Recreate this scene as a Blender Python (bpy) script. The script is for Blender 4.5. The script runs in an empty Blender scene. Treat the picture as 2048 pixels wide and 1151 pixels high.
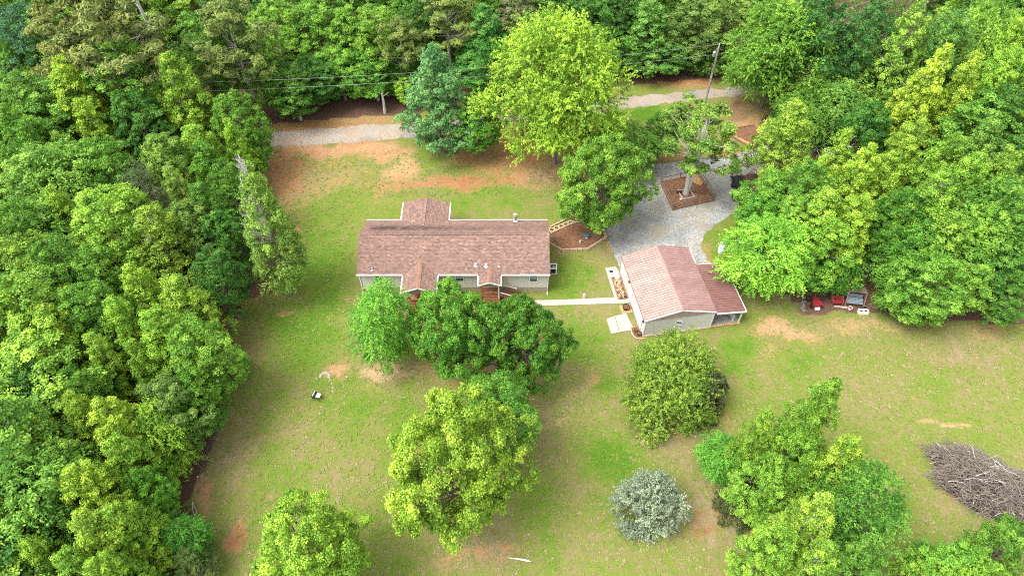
import bpy, math, random
import numpy as np
from mathutils import Vector, Matrix

random.seed(7)
rng = np.random.default_rng(7)
SC = bpy.context.scene
COL = SC.collection
rad = math.radians

# ------------------------------------------------------------------ camera
CAM_H, PITCH, FPX = 58.0, 50.0, 1400.0
cam_d = bpy.data.cameras.new('camera')
cam_d.sensor_width = 36.0
cam_d.lens = 36.0 * FPX / 2048.0
cam_d.clip_start = 0.5
cam_d.clip_end = 3000.0
cam = bpy.data.objects.new('camera', cam_d)
COL.objects.link(cam)
cam.location = (0, 0, CAM_H)
cam.rotation_euler = (rad(90 - PITCH), 0, 0)
SC.camera = cam

# ------------------------------------------------------------------ sky and sun (soft, hazy-bright day)
SUN_EL, SUN_AZ = rad(60), rad(-112)          # azimuth from +Y, clockwise positive
world = bpy.data.worlds.new('World')
SC.world = world
world.use_nodes = True
wn = world.node_tree
wn.nodes.clear()
sky = wn.nodes.new('ShaderNodeTexSky')
sky.sky_type = 'NISHITA'
sky.sun_disc = False
sky.sun_elevation = SUN_EL
sky.sun_rotation = SUN_AZ
sky.dust_density = 3.0
hs = wn.nodes.new('ShaderNodeHueSaturation')
hs.inputs['Saturation'].default_value = 0.14
bg = wn.nodes.new('ShaderNodeBackground')
bg.inputs['Strength'].default_value = 0.15
wo = wn.nodes.new('ShaderNodeOutputWorld')
wn.links.new(sky.outputs[0], hs.inputs['Color'])
wn.links.new(hs.outputs[0], bg.inputs['Color'])
wn.links.new(bg.outputs[0], wo.inputs['Surface'])
sun_d = bpy.data.lights.new('sun', 'SUN')
sun_d.energy = 1.0
sun_d.angle = rad(28)
sun_d.color = (1.0, 0.95, 0.86)
sun = bpy.data.objects.new('sun', sun_d)
COL.objects.link(sun)
sdir = Vector((math.cos(SUN_EL) * math.sin(SUN_AZ), math.cos(SUN_EL) * math.cos(SUN_AZ), math.sin(SUN_EL)))
sun.rotation_euler = sdir.to_track_quat('Z', 'Y').to_euler()
sun.location = sdir * 120
SC.view_settings.view_transform = 'Standard'
SC.view_settings.look = 'None'
SC.view_settings.gamma = 1.0
SC.view_settings.use_curve_mapping = False
SC.view_settings.exposure = 1.82
SC.cycles.max_bounces = 6
SC.cycles.diffuse_bounces = 4
SC.cycles.glossy_bounces = 2
SC.cycles.transmission_bounces = 4
SC.cycles.use_denoising = False
SC.cycles.filter_width = 1.05

# ------------------------------------------------------------------ helpers
_p = rad(PITCH)
_F = np.array([0, math.cos(_p), -math.sin(_p)])
_U = np.array([0, math.sin(_p), math.cos(_p)])


def W(px, py, z=0.0):
    """point at height z seen at photo position px, py"""
    d = (px - 1024) / FPX * np.array([1., 0, 0]) - (py - 575.5) / FPX * _U + _F
    q = np.array([0, 0, CAM_H]) + d * ((z - CAM_H) / d[2])
    return Vector(q)


def depth_of(p):
    return (np.array(p) - np.array([0, 0, CAM_H])) @ _F


def tag(o, label=None, cat=None, group=None, kind=None):
    if label: o['label'] = label
    if cat: o['category'] = cat
    if group: o['group'] = group
    if kind: o['kind'] = kind
    return o


def thing(name, label, cat, loc=(0, 0, 0), rz=0.0, group=None):
    o = bpy.data.objects.new(name, None)
    COL.objects.link(o)
    o.empty_display_size = 0.3
    o.location = loc
    o.rotation_euler = (0, 0, rz)
    return tag(o, label, cat, group)


def place(name, me, parent=None, loc=(0, 0, 0), rot=(0, 0, 0), kind=None, label=None):
    o = bpy.data.objects.new(name, me)
    COL.objects.link(o)
    o.location = loc
    o.rotation_euler = rot
    if parent is not None: o.parent = parent
    if kind: o['kind'] = kind
    if label: o['label'] = label
    return o


def dup(root, loc, rz=0.0, label=None):
    r = root.copy(); COL.objects.link(r)
    r.location = loc; r.rotation_euler = (0, 0, rz)
    if label: r['label'] = label
    for ch in list(root.children):
        c = ch.copy(); COL.objects.link(c); c.parent = r
        for g in list(ch.children):
            d = g.copy(); COL.objects.link(d); d.parent = c
    return r


class MB:
    def __init__(s):
        s.v, s.f, s.t = [], [], []

    def add(s, vs, fs, tint=0.5):
        n = len(s.v)
        s.v += [tuple(v) for v in vs]
        for f in fs:
            s.f.append([i + n for i in f]); s.t.append(tint)
        return s

    def box(s, c, d, rz=0.0, tint=0.5, taper=1.0, ry=0.0, rx=0.0):
        hx, hy, hz = d[0] / 2, d[1] / 2, d[2] / 2
        m = Matrix.Rotation(rz, 3, 'Z') @ Matrix.Rotation(ry, 3, 'Y') @ Matrix.Rotation(rx, 3, 'X')
        vs = []
        for z in (-1, 1):
            k = taper if z > 0 else 1.0
            for x, y in ((-1, -1), (1, -1), (1, 1), (-1, 1)):
                vs.append(m @ Vector((x * hx * k, y * hy * k, z * hz)) + Vector(c))
        return s.add(vs, [(3, 2, 1, 0), (4, 5, 6, 7), (0, 1, 5, 4), (1, 2, 6, 5), (2, 3, 7, 6), (3, 0, 4, 7)], tint)

    def bar(s, a, b, w, h, tint=0.5):
        a, b = Vector(a), Vector(b)
        d = (b - a)
        q = d.to_track_quat('X', 'Z').to_matrix()
        L = d.length
        vs = []
        for x in (0, L):
            for y, z in ((-1, -1), (1, -1), (1, 1), (-1, 1)):
                vs.append(a + q @ Vector((x, y * w / 2, z * h / 2)))
        return s.add(vs, [(0, 3, 2, 1), (4, 5, 6, 7), (0, 1, 5, 4), (1, 2, 6, 5), (2, 3, 7, 6), (3, 0, 4, 7)], tint)

    def tube(s, pts, rs, n=8, caps=True, tint=0.5):
        pts = [Vector(p) for p in pts]
        rings = []
        for i, p in enumerate(pts):
            d = (pts[min(i + 1, len(pts) - 1)] - pts[max(i - 1, 0)])
            if d.length < 1e-6: d = Vector((0, 0, 1))
            d.normalize()
            a = d.orthogonal().normalized() if abs(d.z) < 0.9 else d.cross(Vector((1, 0, 0))).normalized()
            b = d.cross(a)
            r = rs[i] if hasattr(rs, '__len__') else rs
            rings.append([p + (a * math.cos(2 * math.pi * k / n) + b * math.sin(2 * math.pi * k / n)) * r for k in range(n)])
        vs = [v for r in rings for v in r]
        fs = []
        for i in range(len(pts) - 1):
            for k in range(n):
                fs.append((i * n + k, i * n + (k + 1) % n, (i + 1) * n + (k + 1) % n, (i + 1) * n + k))
        if caps:
            fs.append(tuple(range(n - 1, -1, -1)))
            fs.append(tuple((len(pts) - 1) * n + k for k in range(n)))
        return s.add(vs, fs, tint)

    def lathe(s, prof, n=20, c=(0, 0, 0), tint=0.5):
        vs, fs = [], []
        for r, z in prof:
            for k in range(n):
                a = 2 * math.pi * k / n
                vs.append((c[0] + r * math.cos(a), c[1] + r * math.sin(a), c[2] + z))
        for i in range(len(prof) - 1):
            for k in range(n):
                fs.append((i * n + k, i * n + (k + 1) % n, (i + 1) * n + (k + 1) % n, (i + 1) * n + k))
        fs.append(tuple(range(n - 1, -1, -1)))
        fs.append(tuple((len(prof) - 1) * n + k for k in range(n)))
        return s.add(vs, fs, tint)

    def prism(s, poly, z0, z1, tint=0.5):
        n = len(poly)
        vs = [(p[0], p[1], z0) for p in poly] + [(p[0], p[1], z1) for p in poly]
        fs = [tuple(range(n - 1, -1, -1)), tuple(range(n, 2 * n))]
        fs += [(i, (i + 1) % n, n + (i + 1) % n, n + i) for i in range(n)]
        return s.add(vs, fs, tint)

    def mesh(s, name, mat, smooth=False):
        me = bpy.data.meshes.new(name)
        me.from_pydata(s.v, [], s.f)
        me.materials.append(mat)
        a = me.attributes.new('tint', 'FLOAT', 'FACE')
        a.data.foreach_set('value', np.array(s.t, dtype=np.float32))
        if smooth:
            me.polygons.foreach_set('use_smooth', [True] * len(me.polygons))
        me.update()
        return me

    def build(s, name, mat, parent=None, kind=None, label=None, smooth=False, loc=(0, 0, 0), rot=(0, 0, 0)):
        return place(name, s.mesh(name, mat, smooth), parent, loc, rot, kind, label)


# ------------------------------------------------------------------ materials
class NT:
    def __init__(s, name):
        s.m = bpy.data.materials.new(name)
        s.m.use_nodes = True
        s.t = s.m.node_tree
        s.n = s.t.nodes
        s.b = s.n['Principled BSDF']
        s.out = s.n['Material Output']

    def new(s, ty, **kw):
        n = s.n.new(ty)
        for k, v in kw.items(): setattr(n, k, v)
        return n

    def link(s, a, b): s.t.links.new(a, b)

    def coord(s, obj=True):
        return s.new('ShaderNodeTexCoord').outputs['Object' if obj else 'Generated']

    def noise(s, scale, detail=4, rough=0.6, vec=None, dist=0.0):
        n = s.new('ShaderNodeTexNoise')
        n.inputs['Scale'].default_value = scale
        n.inputs['Detail'].default_value = detail
        n.inputs['Roughness'].default_value = rough
        n.inputs['Distortion'].default_value = dist
        if vec is not None: s.link(vec, n.inputs['Vector'])
        return n.outputs['Fac']

    def ramp(s, fac, stops, interp='LINEAR'):
        r = s.new('ShaderNodeValToRGB')
        r.color_ramp.interpolation = interp
        el = r.color_ramp.elements
        while len(el) < len(stops): el.new(0.5)
        for e, (p, c) in zip(el, stops):
            e.position = p
            e.color = (*c, 1) if not isinstance(c, (int, float)) else (c, c, c, 1)
        s.link(fac, r.inputs[0])
        return r.outputs[0]

    def math(s, op, a, b=None, c=None, clamp=False):
        n = s.new('ShaderNodeMath', operation=op)
        n.use_clamp = clamp
        for i, v in enumerate((a, b, c)):
            if v is None: continue
            if isinstance(v, (int, float)): n.inputs[i].default_value = v
            else: s.link(v, n.inputs[i])
        return n.outputs[0]

    def mix(s, fac, a, b, mode='MIX'):
        n = s.new('ShaderNodeMix', data_type='RGBA', blend_type=mode)
        n.clamp_factor = True
        for i, v in ((0, fac), (6, a), (7, b)):
            if isinstance(v, (int, float)): n.inputs[i].default_value = v
            elif isinstance(v, tuple): n.inputs[i].default_value = (*v, 1)
            else: s.link(v, n.inputs[i])
        return n.outputs[2]

    def attr(s, name, out='Fac'):
        n = s.new('ShaderNodeAttribute')
        n.attribute_name = name
        return n.outputs[out]

    def bump(s, h, strength=0.3, dist=0.05):
        n = s.new('ShaderNodeBump')
        n.inputs['Strength'].default_value = strength
        n.inputs['Distance'].default_value = dist
        s.link(h, n.inputs['Height'])
        s.link(n.outputs[0], s.b.inputs['Normal'])

    def fin(s, col=None, rough=0.7, metal=0.0, spec=0.3):
        if col is not None:
            if isinstance(col, tuple): s.b.inputs['Base Color'].default_value = (*col, 1)
            else: s.link(col, s.b.inputs['Base Color'])
        if isinstance(rough, (int, float)): s.b.inputs['Roughness'].default_value = rough
        else: s.link(rough, s.b.inputs['Roughness'])
        s.b.inputs['Metallic'].default_value = metal
        s.b.inputs['Specular IOR Level'].default_value = spec
        return s.m


def simple(name, col, rough=0.6, metal=0.0, var=0.18, scale=3.0, spec=0.3):
    t = NT(name)
    c = t.coord()
    n = t.noise(scale, 5, 0.65, c)
    lo = tuple(x * (1 - var) for x in col); hi = tuple(min(1, x * (1 + var)) for x in col)
    base = t.ramp(n, [(0.3, lo), (0.7, hi)])
    ti = t.attr('tint')
    base = t.mix(0.35, base, t.ramp(ti, [(0.0, 0.25), (0.5, 0.5), (1.0, 0.75)]), 'OVERLAY')
    t.bump(t.noise(scale * 8, 3, 0.6, c), 0.15, 0.01)
    return t.fin(base, rough, metal, spec)


M = {}
M['white'] = simple('white_trim_paint', (0.62, 0.62, 0.61), 0.5, var=0.06)
M['siding'] = simple('tan_vinyl_siding', (0.50, 0.475, 0.42), 0.6, var=0.05, scale=0.8)
M['skirt'] = simple('tan_skirting', (0.34, 0.27, 0.20), 0.8)
M['concrete'] = simple('pale_concrete', (0.345, 0.325, 0.28), 0.85, var=0.16, scale=1.5)
M['deck'] = simple('red_stained_wood', (0.24, 0.10, 0.06), 0.7, var=0.25, scale=4)
M['wood'] = simple('weathered_wood', (0.20, 0.15, 0.12), 0.8, var=0.3, scale=4)
M['woodorange'] = simple('orange_stained_wood', (0.36, 0.17, 0.06), 0.7, var=0.25)
M['timber'] = simple('brown_landscape_timber', (0.22, 0.12, 0.075), 0.85, var=0.3)
M['stone'] = simple('tan_edging_stone', (0.42, 0.31, 0.19), 0.9, var=0.25, scale=6)
M['capshingle'] = simple('orange_brown_shingle', (0.225, 0.125, 0.085), 0.9, var=0.25, scale=5)
M['rubble'] = simple('brown_rubble_stone', (0.30, 0.19, 0.11), 0.9, var=0.35, scale=6)
M['black'] = simple('black_plastic', (0.02, 0.02, 0.022), 0.45)
M['blackmetal'] = simple('black_metal', (0.03, 0.03, 0.033), 0.4, 0.3)
M['steel'] = simple('galvanised_steel', (0.55, 0.56, 0.57), 0.35, 0.8, var=0.1)
M['polewood'] = simple('grey_pole_wood', (0.27, 0.25, 0.235), 0.85, var=0.25)
M['bark'] = simple('grey_bark', (0.17, 0.145, 0.125), 0.9, var=0.4, scale=7)
M['palebark'] = simple('pale_dead_bark', (0.42, 0.40, 0.37), 0.9, var=0.25, scale=7)
M['red'] = simple('red_paint', (0.22, 0.02, 0.025), 0.5)
M['pink'] = simple('faded_pink_fabric', (0.62, 0.28, 0.28), 0.8)
M['bluegrey'] = simple('blue_grey_metal', (0.17, 0.205, 0.235), 0.5)
M['brownfabric'] = simple('brown_canvas', (0.17, 0.11, 0.09), 0.9)
M['blue'] = simple('blue_plastic', (0.04, 0.13, 0.19), 0.5)
M['tankwhite'] = simple('white_tank_paint', (0.72, 0.73, 0.75), 0.4, var=0.04)
M['darkglass'] = simple('dark_glass', (0.03, 0.04, 0.05), 0.08, var=0.1, spec=0.8)
M['blueglass'] = simple('blue_curtained_glass', (0.16, 0.28, 0.33), 0.12, var=0.15, spec=0.8)
M['greyroof'] = simple('grey_roof', (0.17, 0.17, 0.18), 0.6, var=0.2)
M['soil'] = simple('dark_soil', (0.13, 0.065, 0.035), 0.95, var=0.4, scale=8)
M['whitestone'] = simple('white_stone', (0.66, 0.62, 0.57), 0.8)
M['pinkstone'] = simple('pale_pink_stone', (0.36, 0.30, 0.27), 0.9)
M['terracotta'] = simple('dark_terracotta', (0.12, 0.05, 0.045), 0.7)
M['wire'] = simple('grey_wire', (0.30, 0.30, 0.31), 0.5, 0.2)


def m_leaf():
    t = NT('leaf')
    oi = t.new('ShaderNodeObjectInfo').outputs['Color']
    ti = t.attr('tint')
    hsv = t.new('ShaderNodeHueSaturation')
    hsv.inputs['Saturation'].default_value = 0.92
    t.link(t.math('MULTIPLY_ADD', ti, -0.045, 0.5225), hsv.inputs['Hue'])
    t.link(t.math('MULTIPLY_ADD', ti, 1.1, 0.45), hsv.inputs['Value'])
    t.link(oi, hsv.inputs['Color'])
    col = hsv.outputs[0]
    t.fin(col, 0.55, 0.0, 0.16)
    tr = t.new('ShaderNodeBsdfTranslucent')
    t.link(col, tr.inputs['Color'])
    mx = t.new('ShaderNodeMixShader')
    mx.inputs[0].default_value = 0.33
    t.link(t.b.outputs[0], mx.inputs[1]); t.link(tr.outputs[0], mx.inputs[2])
    t.link(mx.outputs[0], t.out.inputs['Surface'])
    return t.m


M['leaf'] = m_leaf()


def m_shingle():
    t = NT('brown_shingle')
    ti = t.attr('tint')
    c = t.coord()
    base = t.ramp(ti, [(0.0, (0.105, 0.075, 0.07)), (0.35, (0.17, 0.105, 0.086)), (0.7, (0.225, 0.14, 0.113)), (1.0, (0.30, 0.20, 0.165))])
    n = t.noise(14, 4, 0.7, c)
    base = t.mix(0.5, base, t.ramp(n, [(0.25, 0.3), (0.75, 0.7)]), 'OVERLAY')
    big = t.noise(0.5, 3, 0.6, c)
    base = t.mix(0.25, base, t.ramp(big, [(0.3, 0.35), (0.7, 0.65)]), 'OVERLAY')
    st = t.attr('stain')
    sn = t.noise(1.3, 5, 0.7, c)
    f = t.math('MULTIPLY', st, t.math('MULTIPLY_ADD', sn, 3.2, -0.75, clamp=True), clamp=True)
    base = t.mix(f, base, (0.03, 0.025, 0.025))
    return t.fin(base, 0.9, 0, 0.15)


M['shingle'] = m_shingle()


def m_metalroof(name, lo, hi, rough):
    t = NT(name)
    c = t.coord()
    n = t.noise(0.9, 5, 0.65, c)
    mp = t.new('ShaderNodeMapping')
    mp.inputs['Scale'].default_value = (1.2, 5.0, 1.0)
    t.link(c, mp.inputs['Vector'])
    n2 = t.noise(1.4, 4, 0.6, mp.outputs[0])
    base = t.ramp(t.math('MULTIPLY_ADD', n2, 0.65, t.math('MULTIPLY', n, 0.35)), [(0.22, lo), (0.70, hi)])
    base = t.mix(0.3, base, t.ramp(t.attr('tint'), [(0, 0.2), (1, 0.8)]), 'OVERLAY')
    return t.fin(base, rough, 0.0, 0.5)


M['metalroof'] = m_metalroof('sunlit_red_metal_roof', (0.185, 0.11, 0.092), (0.40, 0.30, 0.262), 0.42)  # left slope: sun and sky reflection painted in as a lighter tone
M['metalroof_b'] = m_metalroof('brown_red_metal_roof', (0.20, 0.10, 0.09), (0.34, 0.22, 0.20), 0.42)  # right slope and ridge: same roof without the painted reflection
M['metalroof_c'] = m_metalroof('dark_red_metal_roof', (0.15, 0.065, 0.057), (0.215, 0.115, 0.105), 0.35)


def m_gravel(name, lo, mid, hi, warm, wamt):
    t = NT(name)
    c = t.coord()
    v = t.new('ShaderNodeTexVoronoi')
    v.inputs['Scale'].default_value = 13.0 if 'road' in name else 7.5
    t.link(c, v.inputs['Vector'])
    sp = t.new('ShaderNodeSeparateColor')
    t.link(v.outputs['Color'], sp.inputs[0])
    base = t.ramp(sp.outputs[0], [(0.0, lo), (0.5, mid), (1.0, hi)])
    n = t.noise(0.22, 4, 0.6, c, 0.4)
    base = t.mix(t.math('MULTIPLY_ADD', n, 4.6, -2.05, clamp=True), base, t.mix(0.68, base, (0.115, 0.12, 0.125)))
    n2 = t.noise(0.35, 5, 0.7, c, 0.6)
    base = t.mix(t.math('MULTIPLY', t.ramp(n2, [(0.40, 0.0), (0.68, 1.0)]), wamt), base, warm)
    n3 = t.noise(9, 4, 0.75, c)
    base = t.mix(0.4, base, t.ramp(n3, [(0.3, 0.25), (0.7, 0.75)]), 'OVERLAY')
    t.bump(v.outputs['Distance'], 0.6, 0.04)
    return t.fin(base, 0.9, 0, 0.2)


M['drive'] = m_gravel('grey_gravel', (0.18, 0.19, 0.195), (0.275, 0.28, 0.28), (0.38, 0.38, 0.375), (0.29, 0.245, 0.165), 0.75)
M['road'] = m_gravel('road_gravel', (0.26, 0.23, 0.19), (0.295, 0.262, 0.218), (0.33, 0.295, 0.25), (0.32, 0.225, 0.155), 0.8)


def m_mulch(name, lo, mid, hi, scale=5.0):
    t = NT(name)
    c = t.coord()
    n = t.noise(scale, 6, 0.8, c)
    base = t.ramp(n, [(0.32, lo), (0.5, mid), (0.68, hi)])
    n2 = t.noise(0.9, 4, 0.6, c)
    base = t.mix(0.4, base, t.ramp(n2, [(0.3, 0.3), (0.7, 0.7)]), 'OVERLAY')
    t.bump(n, 0.7, 0.05)
    return t.fin(base, 0.95, 0, 0.15)


M['mulch'] = m_mulch('brown_mulch', (0.075, 0.035, 0.022), (0.165, 0.082, 0.046), (0.27, 0.15, 0.09))
M['straw'] = m_mulch('tan_straw', (0.25, 0.13, 0.05), (0.42, 0.24, 0.10), (0.55, 0.37, 0.19))


def m_ground():
    t = NT('lawn_and_clay')
    c = t.coord()
    mk = t.attr('mask', 'Color')
    sp = t.new('ShaderNodeSeparateColor'); t.link(mk, sp.inputs[0])
    clay, lush, dry = sp.outputs[0], sp.outputs[1], sp.outputs[2]
    lit = t.attr('litter'); redm = t.attr('red')
    fine = t.noise(3.2, 6, 0.78, c)
    finer = t.noise(8.0, 3, 0.7, c)
    med = t.noise(0.75, 5, 0.7, c)
    big = t.noise(0.14, 4, 0.6, c)
    g = t.math('MULTIPLY_ADD', med, 1.5, -0.72)
    g = t.math('ADD', g, t.math('MULTIPLY_ADD', big, 1.3, -0.62))
    g = t.math('ADD', g, t.math('MULTIPLY_ADD', fine, 1.7, -0.85))
    g = t.math('ADD', g, lush)
    g = t.math('SUBTRACT', g, t.math('MULTIPLY', dry, 0.5))
    g = t.math('ADD', g, 0.44, clamp=True)
    grass = t.ramp(g, [(0.0, (0.235, 0.185, 0.105)), (0.30, (0.18, 0.16, 0.06)), (0.55, (0.145, 0.172, 0.036)), (0.8, (0.105, 0.172, 0.02)), (1.0, (0.072, 0.15, 0.013))])
    grass = t.mix(0.6, grass, t.ramp(fine, [(0.30, 0.27), (0.70, 0.73)]), 'OVERLAY')
    grass = t.mix(0.32, grass, t.ramp(finer, [(0.3, 0.3), (0.7, 0.7)]), 'OVERLAY')
    # bare clay, from brick red to pale tan
    cl = t.ramp(t.math('ADD', redm, t.math('MULTIPLY_ADD', med, 0.9, -0.45), clamp=True),
                [(0.0, (0.38, 0.26, 0.15)), (0.5, (0.33, 0.165, 0.08)), (1.0, (0.235, 0.088, 0.045))])
    cl = t.mix(0.6, cl, t.ramp(fine, [(0.3, 0.3), (0.7, 0.7)]), 'OVERLAY')
    f = t.math('ADD', clay, t.math('MULTIPLY_ADD', med, 1.5, -0.75))
    f = t.math('ADD', f, t.math('MULTIPLY_ADD', fine, 1.2, -0.6))
    f = t.math('ADD', f, t.math('MULTIPLY_ADD', big, 0.7, -0.35))
    f = t.math('MULTIPLY', t.math('MULTIPLY_ADD', f, 1.75, -0.5, clamp=True), 0.92)
    base = t.mix(f, grass, cl)
    lc = t.ramp(finer, [(0.3, (0.045, 0.026, 0.019)), (0.5, (0.105, 0.058, 0.04)), (0.66, (0.20, 0.125, 0.092)), (0.78, (0.36, 0.28, 0.22))])
    fl = t.math('ADD', lit, t.math('MULTIPLY_ADD', fine, 0.8, -0.4))
    fl = t.math('MULTIPLY_ADD', fl, 3.0, -1.0, clamp=True)
    base = t.mix(fl, base, lc)
    t.bump(t.math('ADD', fine, finer), 0.6, 0.06)
    return t.fin(base, 0.95, 0, 0.1)


M['ground'] = m_ground()

# ------------------------------------------------------------------ ground sheet
xs = np.concatenate([[-900, -400, -200, -130], np.arange(-100, 100.01, 0.5), [130, 200, 400, 900]])
ys = np.concatenate([[-500, -200, -60, -10, 5], np.arange(10, 130.01, 0.5), [160, 220, 400, 1200]])
GX, GY = np.meshgrid(xs, ys)
gx, gy = GX.ravel(), GY.ravel()
wv = gy * _F[1] + (-CAM_H) * _F[2]
wv = np.maximum(wv, 2.0)
gpx = 1024 + FPX * gx / wv
gpy = 575.5 - FPX * (gy * _U[1] - CAM_H * _U[2]) / wv


def vnoise(cell, seed):
    g = np.random.default_rng(seed)
    n = int(260 / cell) + 4
    t = g.uniform(-1, 1, (n, n))
    fx = np.clip((gx + 110) / cell, 0, n - 2.01); fy = np.clip((gy + 10) / cell, 0, n - 2.01)
    ix, iy = fx.astype(int), fy.astype(int)
    u, v = fx - ix, fy - iy
    u, v = u * u * (3 - 2 * u), v * v * (3 - 2 * v)
    return (t[iy, ix] * (1 - u) + t[iy, ix + 1] * u) * (1 - v) + (t[iy + 1, ix] * (1 - u) + t[iy + 1, ix + 1] * u) * v


WX_ = vnoise(3.2, 1) * 16 + vnoise(1.2, 2) * 12 + vnoise(8, 5) * 18
WY_ = vnoise(3.2, 3) * 12 + vnoise(1.2, 4) * 9 + vnoise(8, 6) * 12


def ell(x, y, rx, ry, v, rot=0.0):
    c, s = math.cos(rad(rot)), math.sin(rad(rot))
    kk = min(1.0, min(rx, ry) / 26)
    dx, dy = gpx + WX_ * kk - x, gpy + WY_ * kk - y
    a, b = (dx * c + dy * s) / rx, (-dx * s + dy * c) / ry
    return v * np.clip(1.6 * (1 - np.sqrt(a * a + b * b)) , 0, 1)


def inpoly(poly):
    r = np.zeros(gpx.shape, bool)
    n = len(poly)
    for i in range(n):
        (x1, y1), (x2, y2) = poly[i], poly[(i + 1) % n]
        cond = ((y1 > gpy) != (y2 > gpy)) & (gpx < (x2 - x1) * (gpy - y1) / (y2 - y1 + 1e-9) + x1)
        r ^= cond
    return r


clay = np.zeros_like(gpx); lush = clay.copy(); dry = clay.copy(); lit = clay.copy(); red = clay.copy() + 0.35
for e in [(680, 300, 190, 26, 1.0, -4), (575, 345, 60, 80, .85), (640, 345, 150, 70, .5), (720, 400, 160, 40, .3), (790, 330, 60, 44, .75), (880, 355, 190, 26, .9), (765, 345, 40, 60, .6),
          (1090, 340, 120, 60, .75), (1000, 300, 150, 60, .8), (1040, 345, 80, 30, .8), (595, 455, 17, 12, 1.2), (690, 735, 40, 24, .8),
          (785, 745, 70, 28, .85), (760, 780, 60, 40, .4), (1000, 755, 150, 50, .75), (890, 740, 120, 30, .5), (1110, 855, 50, 22, .45, -15), (1140, 810, 30, 80, .4), (1170, 765, 22, 50, .5),
          (1570, 672, 110, 28, .85), (1720, 650, 190, 24, .55), (1410, 1040, 60, 50, .6), (462, 1080, 34, 46, 1.2), (405, 980, 40, 80, .8),
          (448, 640, 40, 90, .7), (470, 720, 26, 60, .6), (432, 810, 26, 100, .6), (1890, 848, 110, 7, .8, 9), (1350, 845, 130, 60, .45), (1440, 850, 60, 60, .5),
          (1225, 490, 40, 28, 1.0), (1490, 240, 80, 50, .7), (1330, 305, 110, 36, .8), (1460, 310, 50, 30, 1.2), (1265, 330, 80, 40, .8), (560, 625, 20, 8, .8), (980, 1100, 90, 30, .6), (900, 1110, 60, 40, .5),
          (1700, 930, 160, 40, .4), (1900, 1000, 80, 50, .4), (665, 240, 220, 40, .8), (1360, 165, 140, 26, .9), (1050, 215, 150, 30, .9), (1405, 525, 26, 60, .6), (560, 610, 40, 20, .5), (1180, 520, 60, 14, .4),
          (480, 590, 60, 30, .5), (1530, 720, 40, 30, .4), (1990, 650, 90, 30, .5), (1830, 800, 20, 10, .5), (1870, 905, 14, 8, .6), (1500, 1080, 40, 80, .4), (700, 1000, 60, 30, .2), (1460, 500, 30, 16, .7)]:
    clay = np.maximum(clay, ell(*e))
for e in [(880, 355, 200, 30, .35), (575, 345, 60, 60, .2), (462, 1080, 40, 50, .3), (1410, 1040, 60, 50, .5), (1000, 300, 160, 60, .3), (1460, 310, 60, 40, .25), (665, 250, 220, 22, .25), (1360, 170, 140, 20, .3)]:
    red += ell(*e)
for e in [(785, 745, 80, 30, -.35), (1225, 490, 44, 28, -.45), (1110, 855, 60, 26, -.35), (690, 735, 40, 24, -.1), (1080, 340, 40, 40, -.3), (790, 330, 60, 40, -.2), (1890, 848, 120, 10, -.3), (1720, 650, 190, 30, -.15), (1570, 672, 110, 30, -.15), (1140, 810, 50, 90, -.3)]:
    red += ell(*e)
for e in [(600, 660, 90, 100, .5), (1215, 920, 80, 66, .55), (815, 860, 60, 70, .5), (1475, 720, 56, 50, .5), (1210, 770, 34, 36, .5), (1140, 560, 50, 60, .4), (640, 540, 70, 150, .35),
          (1000, 400, 140, 46, .3), (690, 420, 120, 60, .3), (1170, 690, 90, 60, .3), (560, 960, 80, 90, .2), (1080, 1000, 60, 120, .25), (1300, 225, 50, 16, .8), (700, 800, 110, 100, .25), (660, 320, 60, 20, .2), (1880, 760, 90, 50, .15), (1430, 490, 40, 40, .2), (1600, 730, 60, 60, .2)]:
    lush = np.maximum(lush, ell(*e))
for e in [(460, 900, 70, 180, .35), (1850, 730, 320, 120, .32), (640, 880, 120, 90, .15), (700, 950, 120, 60, .25), (1080, 870, 80, 120, .3), (1330, 880, 140, 60, .4), (950, 1080, 160, 80, .35), (1380, 1050, 140, 120, .3), (1700, 700, 220, 70, .25), (1000, 720, 400, 70, .25), (1060, 400, 60, 80, .3), (1150, 540, 60, 30, .2), (1500, 900, 80, 80, .3), (630, 760, 120, 40, .15), (1260, 1100, 160, 60, .2)]:
    dry = np.maximum(dry, ell(*e))
left_wood = inpoly([(-4000, -900), (500, -900), (512, 262), (520, 330), (560, 480), (545, 590), (470, 595), (440, 610), (465, 690), (440, 830), (405, 940), (370, 1010), (425, 1085), (425, 1300), (-4000, 2500)])
top_wood = inpoly([(-4000, -900), (-4000, 235), (500, 252), (640, 240), (740, 232), (820, 228), (1000, 205), (1250, 172), (1480, 150), (1620, 120), (1750, 95), (6000, -50), (6000, -900)])
right_wood = inpoly([(1520, 240), (1530, 330), (1480, 345), (1475, 430), (1470, 480), (1520, 540), (1590, 605), (1700, 622), (1800, 632), (1900, 640), (6000, 900), (6000, -900), (1700, -900), (1600, 180)])
far = (gy > 118) | (np.abs(gx) > 98)
lit[left_wood | right_wood | far] = 1.0
lit[top_wood] = 0.9
clay[top_wood] *= 0.7
for e in [(990, 745, 130, 30, .45), (1350, 850, 60, 16, .45), (1480, 232, 60, 30, .5), (445, 620, 34, 60, .9), (1640, 610, 90, 22, .8), (1370, 300, 60, 20, .35)]:
    lit = np.maximum(lit, ell(*e))


def grid_mesh(name, nx, ny, co):
    me = bpy.data.meshes.new(name)
    idx = np.arange(nx * ny).reshape(ny, nx)
    q = np.stack([idx[:-1, :-1], idx[:-1, 1:], idx[1:, 1:], idx[1:, :-1]], -1).reshape(-1, 4)
    quads_mesh(me, co, q)
    return me


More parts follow.
